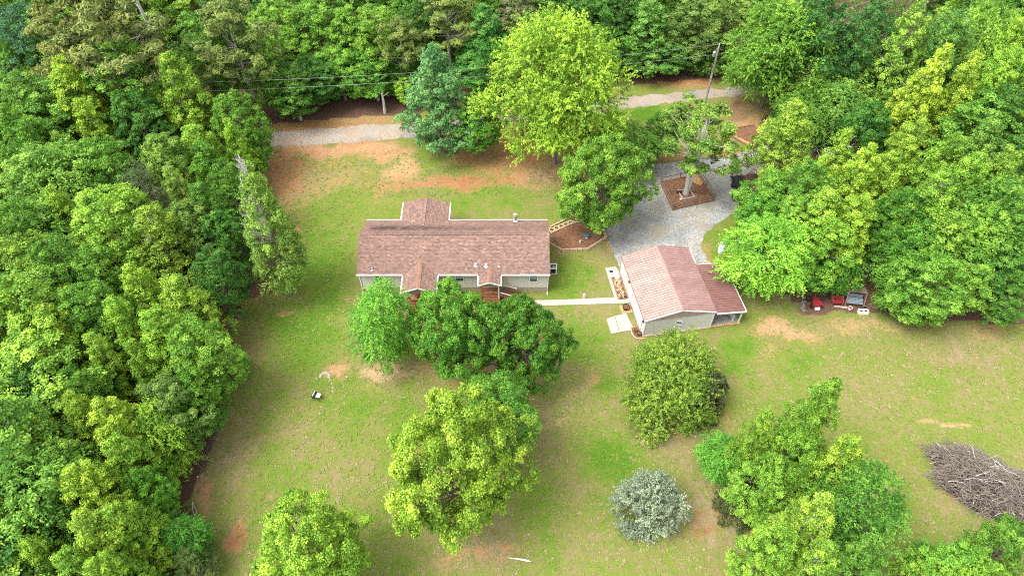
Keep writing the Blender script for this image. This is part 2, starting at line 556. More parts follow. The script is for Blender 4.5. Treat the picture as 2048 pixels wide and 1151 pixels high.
def quads_mesh(me, co, q):
    n = len(q)
    me.vertices.add(len(co)); me.vertices.foreach_set('co', np.asarray(co, np.float32).ravel())
    me.loops.add(n * 4); me.loops.foreach_set('vertex_index', np.asarray(q, np.int32).ravel())
    me.polygons.add(n)
    me.polygons.foreach_set('loop_start', np.arange(0, n * 4, 4, dtype=np.int32))
    me.polygons.foreach_set('loop_total', np.full(n, 4, np.int32))
    me.update(calc_edges=True)
    return me


co = np.stack([gx, gy, np.zeros_like(gx)], -1)
gm = grid_mesh('ground', len(xs), len(ys), co)
a = gm.attributes.new('mask', 'FLOAT_COLOR', 'POINT')
a.data.foreach_set('color', np.stack([clay, lush, dry, np.ones_like(clay)], -1).astype(np.float32).ravel())
for nm, ar in (('litter', lit), ('red', np.clip(red, 0, 1.2))):
    a = gm.attributes.new(nm, 'FLOAT', 'POINT'); a.data.foreach_set('value', ar.astype(np.float32))
gm.materials.append(M['ground'])
place('ground', gm, kind='structure')


def sheet(name, pxs, z, mat, jit=0.18, step=0.6, kind='structure', thick=0.0):
    """ground sheet with a slightly ragged outline"""
    pts = [W(x, y) for x, y in pxs]
    out = []
    n = len(pts)
    for i in range(n):
        a_, b_ = pts[i], pts[(i + 1) % n]
        L = (b_ - a_).length
        k = max(1, int(L / step))
        for j in range(k):
            p = a_.lerp(b_, j / k)
            out.append((p.x + random.uniform(-jit, jit), p.y + random.uniform(-jit, jit)))
    mb = MB()
    if thick:
        mb.prism(out, 0.001, z)
    else:
        mb.add([(x, y, z) for x, y in out], [tuple(range(len(out)))])
    if sum(out[i][0] * out[(i + 1) % len(out)][1] - out[(i + 1) % len(out)][0] * out[i][1] for i in range(len(out))) < 0:
        mb.f = [f[::-1] for f in mb.f]
    return mb.build(name, mat, kind=kind)


sheet('road', [(300, 285), (530, 266), (640, 258), (740, 250), (810, 246), (900, 238), (1000, 230), (1150, 212), (1250, 194), (1340, 187), (1480, 173), (1620, 150), (1780, 105),
               (1790, 125), (1640, 170), (1480, 192), (1330, 206), (1250, 218), (1150, 232), (1000, 251), (900, 264), (810, 275), (740, 281), (640, 288), (530, 293), (300, 315)], 0.004, M['road'], 0.3)
sheet('driveway', [(1208, 455), (1222, 410), (1262, 350), (1310, 328), (1400, 319), (1440, 317), (1500, 300), (1560, 270), (1580, 180), (1640, 172), (1640, 300), (1540, 340), (1478, 352),
                   (1476, 420), (1432, 448), (1408, 470), (1402, 490), (1410, 510), (1420, 528), (1395, 545), (1330, 548), (1245, 548), (1229, 512)], 0.008, M['drive'], 0.13, 0.45)

# ------------------------------------------------------------------ concrete
def slab(name, label, pxs, h=0.09, cat='concrete slab'):
    pts = [W(x, y) for x, y in pxs]
    c = sum(pts, Vector()) / len(pts)
    poly = [(p.x - c.x, p.y - c.y) for p in pts]
    if sum(poly[i][0] * poly[(i + 1) % len(poly)][1] - poly[(i + 1) % len(poly)][0] * poly[i][1] for i in range(len(poly))) < 0: poly.reverse()
    o = MB().prism(poly, 0.0, h).build(name, M['concrete'], loc=c)
    return o


wk = slab('walkway', '', [(1040, 601), (1105, 600), (1258, 594), (1259, 606), (1105, 611), (1040, 612)], 0.07); tag(wk, kind='structure')
pd = thing('driveway_apron', 'pale two-slab concrete pad in front of the white garage door', 'concrete pad')
for q in ([(1213, 638), (1229.3, 632.2), (1238, 664.6), (1222, 668)], [(1230.2, 631.8), (1252, 627), (1268, 659), (1239, 664.3)]):
    s_ = slab('slab', '', q, 0.08); s_.parent = pd
sp_ = slab('side_pad', '', [(1210, 536), (1231, 533), (1250, 560), (1257, 595), (1229, 596)], 0.06)
tag(sp_, 'long stained concrete pad along the shed wall north of the walkway', 'concrete pad')

# ------------------------------------------------------------------ shingled slopes, lapped walls
def shingles(mb, p0, uvec, vvec, ulen, vlen, u_at=None, course=0.145, lift=0.03):
    """rows of tabs on a slope: p0 lower corner, uvec along the eave, vvec up the slope"""
    uvec = Vector(uvec).normalized(); vvec = Vector(vvec).normalized(); nrm = uvec.cross(vvec)
    if nrm.z < 0: nrm = -nrm
    nc = int(vlen / course)
    course = vlen / nc
    for r in range(nc):
        v0, v1 = r * course, (r + 1) * course
        ua, ub = u_at(v0 / vlen) if u_at else (0, ulen)
        u = ua - random.uniform(0, 0.15)
        while u < ub:
            w = random.uniform(0.16, 0.36)
            a_, b_ = max(u, ua), min(u + w, ub)
            if b_ > a_ + 0.01:
                t = min(1, max(0, random.gauss(0.5, 0.18)))
                th = lift + random.uniform(0, 0.012)
                q = [p0 + uvec * x + vvec * y + nrm * z for x, y, z in ((a_, v0, 0.0), (b_, v0, 0.0), (b_, v0, th), (a_, v0, th), (b_, v1 + 0.01, lift * 0.4), (a_, v1 + 0.01, lift * 0.4))]
                flip = (q[1] - q[0]).cross(q[2] - q[1]).dot(-vvec) < 0
                fs = [(0, 1, 2, 3), (3, 2, 4, 5)]
                if flip: fs = [f[::-1] for f in fs]
                mb.add(q, fs, t)
            u += w


def lap_wall(mb, a, b, z0, z1, out, top=None, lap=0.125):
    """clapboard wall from a to b (xy), out = outward normal; top(s) gives the height along it (0..1) for gables"""
    a, b = Vector((*a, 0)), Vector((*b, 0)); out = Vector((*out, 0)).normalized()
    L = (b - a).length
    d = (b - a) / L
    zt = z1 if top is None else max(top(i / 40) for i in range(41))
    n = int(math.ceil((zt - z0) / lap))
    for i in range(n):
        za, zb = z0 + i * lap, min(z0 + (i + 1) * lap, zt)
        s0, s1 = 0.0, 1.0
        if top is not None and zb > z1:
            ok = [k / 80 for k in range(81) if top(k / 80) >= zb - lap * 0.5]
            if not ok: continue
            s0, s1 = ok[0], ok[-1]
            if s1 - s0 < 0.01: continue
        p, q = a + d * L * s0, a + d * L * s1
        vs = [p + out * 0.0 + Vector((0, 0, za)), q + Vector((0, 0, za)), q + out * 0.022 + Vector((0, 0, za)), p + out * 0.022 + Vector((0, 0, za)),
              q + out * 0.004 + Vector((0, 0, zb)), p + out * 0.004 + Vector((0, 0, zb))]
        fs = [(0, 1, 2, 3), (3, 2, 4, 5)]
        if (d.cross(Vector((0, 0, 1)))).dot(out) < 0: fs = [f[::-1] for f in fs]
        mb.add(vs, fs, 0.5 + random.uniform(-0.06, 0.06))


def window(parent, c, w, h, out, grid=(1, 2), glass='darkglass', t=0.09):
    """window frame (part) with panes (sub-parts); c centre on the wall face, out outward unit xy"""
    out = Vector((*out, 0)).normalized(); d = Vector((0, 0, 1)).cross(out)
    ang = math.atan2(d.y, d.x)
    mb = MB()
    C_ = Vector(c)
    for s in (-1, 1):
        mb.box(C_ + d * s * (w / 2) + out * 0.035, (t, 0.07, h + t), ang)
        mb.box(C_ + Vector((0, 0, s * (h / 2))) + out * 0.036, (w + t * 1.6, 0.074, t), ang)
    for i in range(1, grid[0]): mb.box(C_ + d * (-w / 2 + w * i / grid[0]) + out * 0.03, (t * .4, 0.05, h), ang)
    for i in range(1, grid[1]): mb.box(C_ + Vector((0, 0, -h / 2 + h * i / grid[1])) + out * 0.031, (w, 0.052, t * .45), ang)
    fr = mb.build('window', M['white'], parent)
    for i in range(grid[0]):
        for j in range(grid[1]):
            g = M[glass] if (j > 0 or glass == 'darkglass') else M['darkglass']
            p = MB().box(C_ + d * (-w / 2 + w * (i + .5) / grid[0]) + Vector((0, 0, -h / 2 + h * (j + .5) / grid[1])) + out * 0.012, (w / grid[0] - 0.02, 0.02, h / grid[1] - 0.02), ang)
            p.build('pane', g, fr)
    return fr


# ------------------------------------------------------------------ the house
HX, HY = -6.1, 51.78
hs_ = thing('house', 'long tan single-storey house with brown shingle roof and white trim in mid-lawn', 'house', (HX, HY, 0))
EZ, RZ, HW, HD = 3.2, 5.18, 10.0, 4.0             # eave, ridge, half length, half depth of roof
sl = (RZ - EZ) / HD
mb = MB()
mb.add([(-HW, -HD, EZ - .12), (HW, -HD, EZ - .12), (HW, HD, EZ - .12), (-HW, HD, EZ - .12), (-HW, -HD, EZ - .02), (HW, -HD, EZ - .02), (HW, HD, EZ - .02), (-HW, HD, EZ - .02), (-HW, 0, RZ - .02), (HW, 0, RZ - .02)],
       [(3, 2, 1, 0), (0, 1, 5, 4), (2, 3, 7, 6), (4, 5, 9, 8), (6, 7, 8, 9), (0, 4, 8, 7, 3), (1, 2, 6, 9, 5)])
roof = mb.build('roof', M['shingle'], hs_)
vl = math.hypot(HD, RZ - EZ)
mb = MB(); shingles(mb, Vector((-HW, -HD, EZ)), (1, 0, 0), (0, HD, RZ - EZ), 2 * HW, vl)
mb.build('front_shingles', M['shingle'], roof, kind='stuff')
mb = MB(); shingles(mb, Vector((-HW, HD, EZ)), (1, 0, 0), (0, -HD, RZ - EZ), 2 * HW, vl)
o = mb.build('rear_shingles', M['shingle'], roof, kind='stuff')
fa = o.data.attributes.new('stain', 'FLOAT', 'FACE')
cs = np.array([np.mean([mb.v[i] for i in f], axis=0) for f in mb.f])
sv = np.exp(-((cs[:, 1] - 1.55) / 0.8) ** 2) * np.clip(1.0 - (cs[:, 0] + 9) / 22, 0.3, 1.0) * np.clip((cs[:, 0] + 9.6), 0, 1)
fa.data.foreach_set('value', sv.astype(np.float32))
mb = MB()
for k in range(60):
    x = -8.5 + k * 17.0 / 60
    mb.box((x + .14, -0.09, RZ + .035), (.275, .2, .05), rx=rad(26), tint=random.uniform(.2, .5))
    mb.box((x + .14, 0.09, RZ + .035), (.275, .2, .05), rx=rad(-26), tint=random.uniform(.2, .5))
mb.build('ridge_vent', M['shingle'], roof)
# rear wing: low gable running back over the porch
WX0, WX1, WY1, WZR = -6.2, -0.95, 6.85, 3.98
wxm = (WX0 + WX1) / 2
wroof = MB()
ya, yb = 2.4, 3.9
wroof.add([(WX0, yb - .15, EZ - .1), (WX1, yb - .15, EZ - .1), (WX1, WY1, EZ - .1), (WX0, WY1, EZ - .1), (WX0, yb - .15, EZ + .0), (WX1, yb - .15, EZ), (WX1, WY1, EZ), (WX0, WY1, EZ), (wxm, ya - .3, WZR), (wxm, WY1, WZR)],
          [(3, 2, 1, 0), (0, 1, 5, 4), (1, 2, 6, 5), (3, 0, 4, 7), (4, 8, 9, 7), (8, 5, 6, 9), (2, 3, 7, 9, 6), (4, 5, 8)])
wr = wroof.build('rear_wing_roof', M['shingle'], hs_)
hw_ = (WX1 - WX0) / 2
sv_ = math.hypot(hw_, WZR - EZ)
mb = MB()
rear0 = lambda t: (-(WY1), -(yb - .12 + (ya - yb) * t))
shingles(mb, Vector((WX0, 0, EZ + .01)), (0, -1, 0), (hw_, 0, WZR - EZ), 1, sv_, rear0)
shingles(mb, Vector((WX1, 0, EZ + .01)), (0, 1, 0), (-hw_, 0, WZR - EZ), 1, sv_, lambda t: (yb - .12 + (ya - yb) * t, WY1))
mb.build('wing_shingles', M['shingle'], wr, kind='stuff')
mb = MB()
for k in range(14):
    mb.box((wxm, 2.45 + k * .31, WZR + .045), (.26, .3, .03), tint=random.uniform(.35, .8))
mb.build('ridge_cap', M['shingle'], wr)
# front porch roofs
def porch_roof(x0, x1, yf, zr, name):
    xm = (x0 + x1) / 2
    yj = -HD + (zr - EZ) / sl
    z0 = 3.1
    yk = -HD + 0.05
    b = MB()
    b.add([(x0, yf, z0 - .1), (x1, yf, z0 - .1), (x1, yk, z0 - .1), (x0, yk, z0 - .1), (x0, yf, z0), (x1, yf, z0), (x1, yk, z0), (x0, yk, z0), (xm, yf, zr), (xm, yj + .25, zr)],
          [(3, 2, 1, 0), (0, 1, 5, 8, 4), (1, 2, 6, 5), (3, 0, 4, 7), (4, 8, 9, 7), (8, 5, 6, 9), (2, 3, 7, 6), (7, 9, 6)])
    r = b.build(name, M['shingle'], hs_)
    h = (x1 - x0) / 2; s_len = math.hypot(h, zr - z0)
    b = MB()
    shingles(b, Vector((x0, 0, z0 + .012)), (0, 1, 0), (h, 0, zr - z0), 1, s_len, lambda t: (yf, yk + (yj + .3 - yk) * t))
    shingles(b, Vector((x1, 0, z0 + .012)), (0, 1, 0), (-h, 0, zr - z0), 1, s_len, lambda t: (yf, yk + (yj + .3 - yk) * t))
    b.build('porch_shingles', M['shingle'], r, kind='stuff')
    b = MB()
    y = yf
    while y < yj + .2:
        b.box((xm - .1, y + .15, zr + .02), (.26, .29, .03), ry=-.25, tint=random.uniform(.3, .9)); b.box((xm + .1, y + .15, zr + .022), (.26, .29, .03), ry=.25, tint=random.uniform(.3, .9)); y += .3
    b.build('ridge_cap', M['capshingle'], r)
    b = MB()
    for xa, xb in ((x0, xm), (x1, xm)):
        b.bar((xa, yf - .03, z0 - .02), (xb, yf - .034 if xa < xb else yf - .03, zr - .02), .05, .16)
    b.build('rake_trim', M['white'], r)
    b = MB()
    b.box((x0 - .06, (yf + yk) / 2 - .04, z0 - .04), (.12, yk - yf + .02, .13)); b.build('gutter', M['white'], r)
    b = MB()
    b.box((x1 + .06, (yf + yk) / 2 - .04, z0 - .04), (.12, yk - yf + .02, .13)); b.build('gutter', M['white'], r)
    return r


porch_roof(-5.2, -1.65, -6.4, 3.85, 'porch_roof')
porch_roof(2.65, 4.92, -5.4, 3.55, 'porch_roof')
# walls
wx, wy = HW - .12, HD - .35
gable = lambda s: EZ - .12 + (RZ - EZ - .1) * (1 - abs(2 * s - 1))
for nm, a_, b_, out, top in (('front_wall', (-wx, -wy), (wx, -wy), (0, -1), None), ('rear_wall', (wx, wy), (-wx, wy), (0, 1), None),
                             ('end_wall', (wx, -wy), (wx, wy), (1, 0), gable), ('end_wall', (-wx, wy), (-wx, -wy), (-1, 0), gable)):
    mb = MB(); lap_wall(mb, a_, b_, .8, EZ - .12, out, top); mb.build('wall', M['siding'], hs_)
mb = MB()
mb.box((0, 0, .4), (2 * wx - .06, 2 * wy - .06, .8)); mb.build('skirting', M['skirt'], hs_)
mb = MB()
mb.box((0, 0, 2.0), (2 * wx - .02, 2 * wy - .02, 2.1)); mb.build('wall_core', M['siding'], hs_)
# trim, gutters
for x0, x1 in ((-HW - .06, -5.28), (-1.57, 2.57), (5.0, HW + .06)):
    MB().box(((x0 + x1) / 2, -HD - .055, EZ - .03), (x1 - x0, .13, .14)).build('gutter', M['white'], hs_)
for x0, x1 in ((-HW - .02, WX0 - .13), (WX1 + .13, HW + .02)):
    MB().box(((x0 + x1) / 2, HD + .055, EZ - .02), (x1 - x0, .12, .13)).build('gutter', M['white'], hs_)
for x in (WX0 - .06, WX1 + .06):
    MB().box((x, (yb + WY1) / 2, EZ - .03), (.13, WY1 - yb + .1, .13)).build('gutter', M['white'], wr)
for s in (-1, 1):
    b = MB()
    b.bar((s * (HW + .02), -HD, EZ - .07), (s * (HW + .02), 0, RZ - .07), .04, .15)
    b.bar((s * (HW + .022), HD, EZ - .07), (s * (HW + .022), 0.02, RZ - .072), .04, .15)
    b.build('rake_trim', M['shingle'], hs_)
    x = s * (HW - .12)
    b = MB()
    b.bar((x, -HD - .05, EZ - .1), (x, -wy - .06, EZ - .42), .08, .08)
    b.bar((x, -wy - .06, EZ - .40), (x, -wy - .06, .15), .09, .08)
    b.bar((x, -wy - .06, .15), (x, -wy - .5, .06), .09, .08)
    b.build('downspout', M['white'], hs_)
    b = MB(); b.box((s * (wx + .02), -wy - .02, 1.95), (.11, .11, 2.3)); b.build('corner_trim', M['white'], hs_)
window(hs_, (8.35, -wy, 2.25), .85, 1.15, (0, -1), (1, 2), 'blueglass')
window(hs_, (-7.95, -wy, 2.35), .75, 1.05, (0, -1), (1, 2))
window(hs_, (0.6, -wy, 2.3), .85, 1.1, (0, -1), (1, 2), 'blueglass')
window(hs_, (wx, -1.6, 2.2), .75, 1.1, (1, 0), (1, 2))
window(hs_, (-wx, 1.0, 2.2), .75, 1.1, (-1, 0), (1, 2))
for x in (6.2, -6.35):
    b = MB(); b.box((x, -wy - .06, EZ - .30), (.8, .1, .12)); b.box((x, -wy - .12, EZ - .25), (.74, .06, .03)); b.build('soffit_light', M['white'], hs_)
b = MB(); b.box((3.75, -wy - .03, 1.85), (.95, .06, 2.05)); b.build('door', M['white'], hs_)
b = MB(); b.box((-3.3, -wy - .03, 1.85), (.95, .06, 2.05)); b.build('door', M['white'], hs_)
b = MB(); b.box((wx + .07, -3.0, 1.5), (.12, .35, .5)); b.build('meter_box', M['steel'], hs_)
# roof vents
def zfront(y): return EZ + (y + HD) * sl
for x, y, k, m in ((2.33, -3.15, .13, 'white'), (3.41, -3.2, .14, 'white'), (4.76, -3.2, .07, 'steel'), (-8.43, -3.55, .08, 'steel')):
    z = zfront(y)
    b = MB()
    b.lathe([(k * 1.7, -.03), (k * 1.7, .02), (k * .55, .06), (k * .5, .22), (k, .24), (k, .32), (k * .5, .36)], 14, (x, y, z + .02))
    b.build('vent_pipe', M[m], roof, smooth=False)
b = MB()
z = EZ + .17
b.box((6.48, 3.62, z + .1), (.42, .42, .22)); b.build('flue_flashing', M['white'], roof)
b = MB()
b.lathe([(.15, 0), (.15, .62), (.2, .64), (.2, .66), (.13, .68), (.13, .78), (.24, .80), (.24, .98), (.12, 1.04)], 18, (6.48, 3.62, z + .2))
b.build('flue_pipe', M['steel'], roof, smooth=False)
# rear porch posts under the wing
for x in (WX0 + .25, WX1 - .25):
    MB().box((x, WY1 - .3, 1.55), (.14, .14, 3.1)).build('post', M['white'], hs_)
b = MB(); b.box((wxm, (wy + WY1) / 2, .72), (WX1 - WX0 - .3, WY1 - wy, .12)); b.build('rear_deck', M['deck'], hs_)
# front porches
def porch(x0, x1, yf, steps_right):
    zf = .78
    for k in range(int((x1 - x0) / .145)):
        MB().box((x0 + .07 + k * .145, (yf - wy) / 2, zf), (.135, -yf - wy, .05)).build('deck_board', M['deck'], hs_)
    for x in (x0 + .08, x1 - .08):
        MB().box((x, yf + .08, 1.5), (.13, .13, 3.0)).build('post', M['white'] if x > x0 + .2 or not steps_right else M['woodorange'], hs_)
        MB().box((x * .93 + (x0 + x1) / 2 * .07, yf + .9, 1.85), (.11, .11, 2.2)).build('post', M['woodorange'], hs_)
    for z in (1.1, 1.72):
        b = MB()
        b.box(((x0 + x1) / 2, yf + .08, z), (x1 - x0 - .3, .06, .1))
        b.build('rail', M['woodorange'], hs_)
    for k in range(int((x1 - x0 - .3) / .2)):
        MB().box((x0 + .25 + k * .2, yf + .085, 1.4), (.04, .035, .6)).build('baluster', M['deck'], hs_)
    for s, x in ((-1, x0 + .08), (1, x1 - .08)):
        if s == 1 and steps_right: continue
        for z in (1.1, 1.72):
            MB().box((x, (yf - wy) / 2, z), (.06, -yf - wy - .3, .1)).build('rail', M['woodorange'], hs_)
    b = MB(); b.box(((x0 + x1) / 2, yf + .02, .45), (x1 - x0, .04, .62)); b.build('porch_skirt', M['woodorange'], hs_)
    if steps_right:
        for k in range(5):
            MB().box((x1 + .2 + k * .3, (yf - wy) / 2, zf - .1 - k * .15), (.32, 1.1, .05)).build('step', M['deck'], hs_)
        for y in (yf + .15, -wy - .3):
            b = MB(); b.bar((x1, y, 1.62), (x1 + 1.9, y, .85), .09, .05); b.build('stair_rail', M['whitestone'], hs_)
            b = MB(); b.bar((x1, y, 1.2), (x1 + 1.9, y, .43), .05, .09); b.build('stair_rail', M['deck'], hs_)
            MB().box((x1 + 1.9, y, .55), (.1, .1, 1.1)).build('post', M['deck'], hs_)


porch(-5.0, -1.85, -6.2, False)
porch(2.8, 4.8, -5.25, True)
b = thing('porch_chair', 'chair with faded pink cushion on the left front porch', 'chair', (HX - 4.1, HY - 5.55, .82))
MB().box((0, 0, .42), (.6, .55, .1)).build('seat', M['pink'], b)
MB().box((0, .27, .72), (.6, .1, .6), rx=rad(-12)).build('backrest', M['pink'], b)
for x in (-.26, .26):
    for y in (-.24, .24):
        MB().box((x, y, .19), (.05, .05, .38)).build('leg', M['woodorange'], b)

# ------------------------------------------------------------------ air conditioner
t = thing('air_conditioner', 'square dark air conditioner with pale rim beside the right house end', 'air conditioner', (4.5, 51.05, 0))
MB().box((0, 0, .05), (.95, .95, .1)).build('pad', M['concrete'], t)
b = MB()
for k in range(9): b.box((0, 0, .14 + k * .075), (.72, .72, .05))
b.box((0, 0, .45), (.66, .66, .68)); b.build('coil_housing', M['blackmetal'], t)
b = MB()
for s in (-1, 1):
    b.box((s * .35, 0, .86), (.1, .8, .07)); b.box((0, s * .35, .861), (.6, .1, .07))
for x in (-.34, .34):
    for y in (-.34, .34): b.box((x, y, .48), (.08, .08, .72))
b.build('rim', M['tankwhite'], t)
b = MB()
for r in (.1, .17, .24, .3):
    pts = [(r * math.cos(k * math.pi / 10), r * math.sin(k * math.pi / 10), .87) for k in range(21)]
    b.tube(pts, .008, 4)
b.build('fan_guard', M['steel'], t)
b = MB(); b.lathe([(.12, 0), (.12, .05), (.05, .07)], 12, (.06, -.04, .84)); b.build('fan_hub', M['steel'], t)

# ------------------------------------------------------------------ the metal-roofed shed
SA = rad(9.2)
sh = thing('shed', 'tan metal-roofed workshop shed with lean-to, right of the house', 'shed', (13.2, 42.15, 0), SA)
SWd, SLn, SE, SR = 7.45, 8.9, 2.62, 3.62
hw_ = SWd / 2
def ribbed(name, parent, p0, along, up, nrm, w, length, mat, nrib=3):
    """one roof sheet: w wide along the eave, ribs running up the slope"""
    along, up, nrm = Vector(along).normalized(), Vector(up).normalized(), Vector(nrm).normalized()
    prof = []
    pitch = w / nrib
    for k in range(nrib):
        x = k * pitch
        prof += [(x, 0), (x + pitch * .55, 0), (x + pitch * .62, .075), (x + pitch * .86, .075)]
    prof.append((w, 0))
    vs, fs = [], []
    for x, z in prof:
        for y in (0, length):
            vs.append(p0 + along * x + up * y + nrm * (z + .01))
    for i in range(len(prof) - 1):
        f = (2 * i, 2 * i + 2, 2 * i + 3, 2 * i + 1)
        fs.append(f)
    q = [Vector(v) for v in vs]
    if (q[fs[0][1]] - q[fs[0][0]]).cross(q[fs[0][2]] - q[fs[0][1]]).dot(nrm) < 0: fs = [f[::-1] for f in fs]
    b = MB(); b.add(vs, fs, random.uniform(.3, .7))
    return b.build(name, mat, parent)


b = MB()
b.add([(0, 0, SE - .1), (SWd, 0, SE - .1), (SWd, SLn, SE - .1), (0, SLn, SE - .1), (0, 0, SE - .01), (SWd, 0, SE - .01), (SWd, SLn, SE - .01), (0, SLn, SE - .01), (hw_, 0, SR - .01), (hw_, SLn, SR - .01)],
      [(3, 2, 1, 0), (0, 1, 5, 8, 4), (1, 2, 6, 5), (2, 3, 7, 9, 6), (3, 0, 4, 7), (4, 8, 9, 7), (8, 5, 6, 9)])
sroof = b.build('roof', M['metalroof'], sh)
npan = 10
pw = SLn / npan
ssl = math.hypot(hw_, SR - SE)
for k in range(npan):
    ribbed('roof_panel', sroof, Vector((-.03, k * pw, SE)), (0, 1, 0), (hw_, 0, SR - SE), (-(SR - SE), 0, hw_), pw, ssl, M['metalroof'])
    ribbed('roof_panel', sroof, Vector((SWd + .03, k * pw, SE)), (0, 1, 0), (-hw_, 0, SR - SE), ((SR - SE), 0, hw_), pw, ssl, M['metalroof_b'])
b = MB()
for s in (-1, 1):
    b.add([(hw_, -.04, SR + .075), (hw_, SLn + .04, SR + .075), (hw_ + s * .24, SLn + .04, SR + .0), (hw_ + s * .24, -.04, SR + .0)], [(0, 1, 2, 3) if s < 0 else (3, 2, 1, 0)])
b.build('ridge_cap', M['metalroof_b'], sroof)
b = MB(); b.box((-.035, SLn / 2, SE - .05), (.05, SLn, .12)); b.build('eave_trim', M['metalroof_c'], sroof)
b = MB(); b.box((SWd + .055, (SLn + 6.6) / 2, SE - .04), (.12, SLn - 6.6, .13)); b.build('gutter', M['white'], sroof)
b = MB()
b.bar((-.02, -.03, SE - .05), (hw_, -.03, SR - .05), .05, .15); b.bar((SWd + .02, -.031, SE - .05), (hw_, -.031, SR - .052), .05, .15)
b.build('rake_trim', M['white'], sroof)
b = MB()
b.bar((-.02, SLn + .03, SE - .05), (hw_, SLn + .03, SR - .05), .05, .15); b.bar((SWd + .02, SLn + .031, SE - .05), (hw_, SLn + .031, SR - .052), .05, .15)
b.build('rake_trim', M['metalroof_c'], sroof)
x0, x1, y0, y1 = .16, SWd - .14, .1, SLn - .12
g2 = lambda s: SE - .1 + (SR - SE - .05) * (1 - abs(2 * s - 1))
for a_, b_, out, top in (((x0, y0), (x1, y0), (0, -1), g2), ((x1, y1), (x0, y1), (0, 1), g2), ((x0, y1), (x0, y0), (-1, 0), None), ((x1, y0), (x1, y1), (1, 0), None)):
    mb = MB(); lap_wall(mb, a_, b_, .12, SE - .1, out, top); mb.build('wall', M['siding'], sh)
b = MB(); b.box(((x0 + x1) / 2, (y0 + y1) / 2, 1.35), (x1 - x0 - .02, y1 - y0 - .02, 2.3)); b.build('wall_core', M['siding'], sh)
b = MB(); b.box(((x0 + x1) / 2 + 1.5, (y0 + y1) / 2 - .1, .06), (x1 - x0 + 3.2, y1 - y0 + .16, .13)); b.build('foundation', M['skirt'], sh)
for x, y in ((x0, y0), (x1, y0), (x0, y1), (x1, y1)):
    MB().box((x, y, 1.35), (.13, .13, 2.42)).build('corner_trim', M['white'], sh)
window(sh, (3.75, y0, 1.45), .72, .72, (0, -1), (2, 3), t=.075)
b = MB()
for k in range(4): b.box((x0 - .03, 2.15, .38 + k * .54), (.06, 2.5, .52))
b.build('garage_door', M['white'], sh)
b = MB()
for y in (.84, 3.46): b.box((x0 - .04, y, 1.25), (.1, .1, 2.3))
b.box((x0 - .042, 2.15, 2.36), (.1, 2.72, .1)); b.build('garage_door_frame', M['white'], sh)
b = MB(); b.box((x0 - .04, 4.85, 1.2), (.07, .92, 2.1)); dr = b.build('door', M['white'], sh)
b = MB(); b.lathe([(.03, 0), (.03, .05), (.015, .07)], 8, (x0 - .1, 4.5, 1.1)); b.build('handle', M['steel'], dr)
for y, z in ((.5, 1.9), (5.8, 1.95)):
    b = MB(); b.box((x0 - .09, y, z), (.14, .12, .26)); b.box((x0 - .04, y, z + .18), (.1, .05, .08)); b.build('wall_lamp', M['black'], sh)
# lean-to
LX0, LX1, LY0, LY1, LZ0, LZ1 = SWd + .02, 10.6, -.12, 6.5, 2.5, 2.22
up = Vector((LX0 - LX1, 0, LZ0 - LZ1)); ll = up.length
b = MB()
b.add([(LX0, LY0, LZ0 - .1), (LX1, LY0, LZ1 - .1), (LX1, LY1, LZ1 - .1), (LX0, LY1, LZ0 - .1), (LX0, LY0, LZ0 - .01), (LX1, LY0, LZ1 - .01), (LX1, LY1, LZ1 - .01), (LX0, LY1, LZ0 - .01)],
      [(3, 2, 1, 0), (4, 5, 6, 7), (0, 1, 5, 4), (1, 2, 6, 5), (2, 3, 7, 6), (3, 0, 4, 7)])
lroof = b.build('lean_to_roof', M['metalroof_c'], sh)
for k in range(7):
    ribbed('roof_panel', lroof, Vector((LX1, LY0 + k * (LY1 - LY0) / 7, LZ1)), (0, 1, 0), up, (.09, 0, 1), (LY1 - LY0) / 7, ll, M['metalroof_c'])
b = MB(); b.bar((LX0, LY0 - .04, LZ0 - .05), (LX1 + .05, LY0 - .04, LZ1 - .05), .06, .18); b.build('fascia', M['white'], lroof)
b = MB(); b.bar((LX0, LY1 + .04, LZ0 - .05), (LX1 + .05, LY1 + .04, LZ1 - .05), .06, .16); b.build('fascia', M['white'], lroof)
b = MB(); b.box((LX1 + .06, (LY0 + LY1) / 2, LZ1 - .05), (.1, LY1 - LY0 + .1, .13)); b.build('gutter', M['white'], lroof)
for y in (.1, 3.2, 6.3):
    MB().box((LX1 - .22, y, 1.15), (.13, .13, 2.0)).build('post', M['white'], sh)
b = MB(); b.prism([(x1 + .05, y0 - .05), (LX1 - .1, y0 - .05), (LX1 - .1, 6.4), (x1 + .05, 6.4)], .13, .155); b.build('gravel_floor', M['drive'], sh)
b = MB(); b.box(((x1 + LX1) / 2, y0 - .12, .12), (LX1 - x1 - .1, .14, .2)); b.build('sill_timber', M['straw'], sh)
for k in range(12):
    b = MB(); b.box((LX1 - .75, .3 + k * .2, .62), (.05, .09, .9)); b.build('slat', M['white'], sh)
for z in (.3, 1.02):
    b = MB(); b.box((LX1 - .78, 1.4, z), (.04, 2.5, .09)); b.build('rail', M['white'], sh)

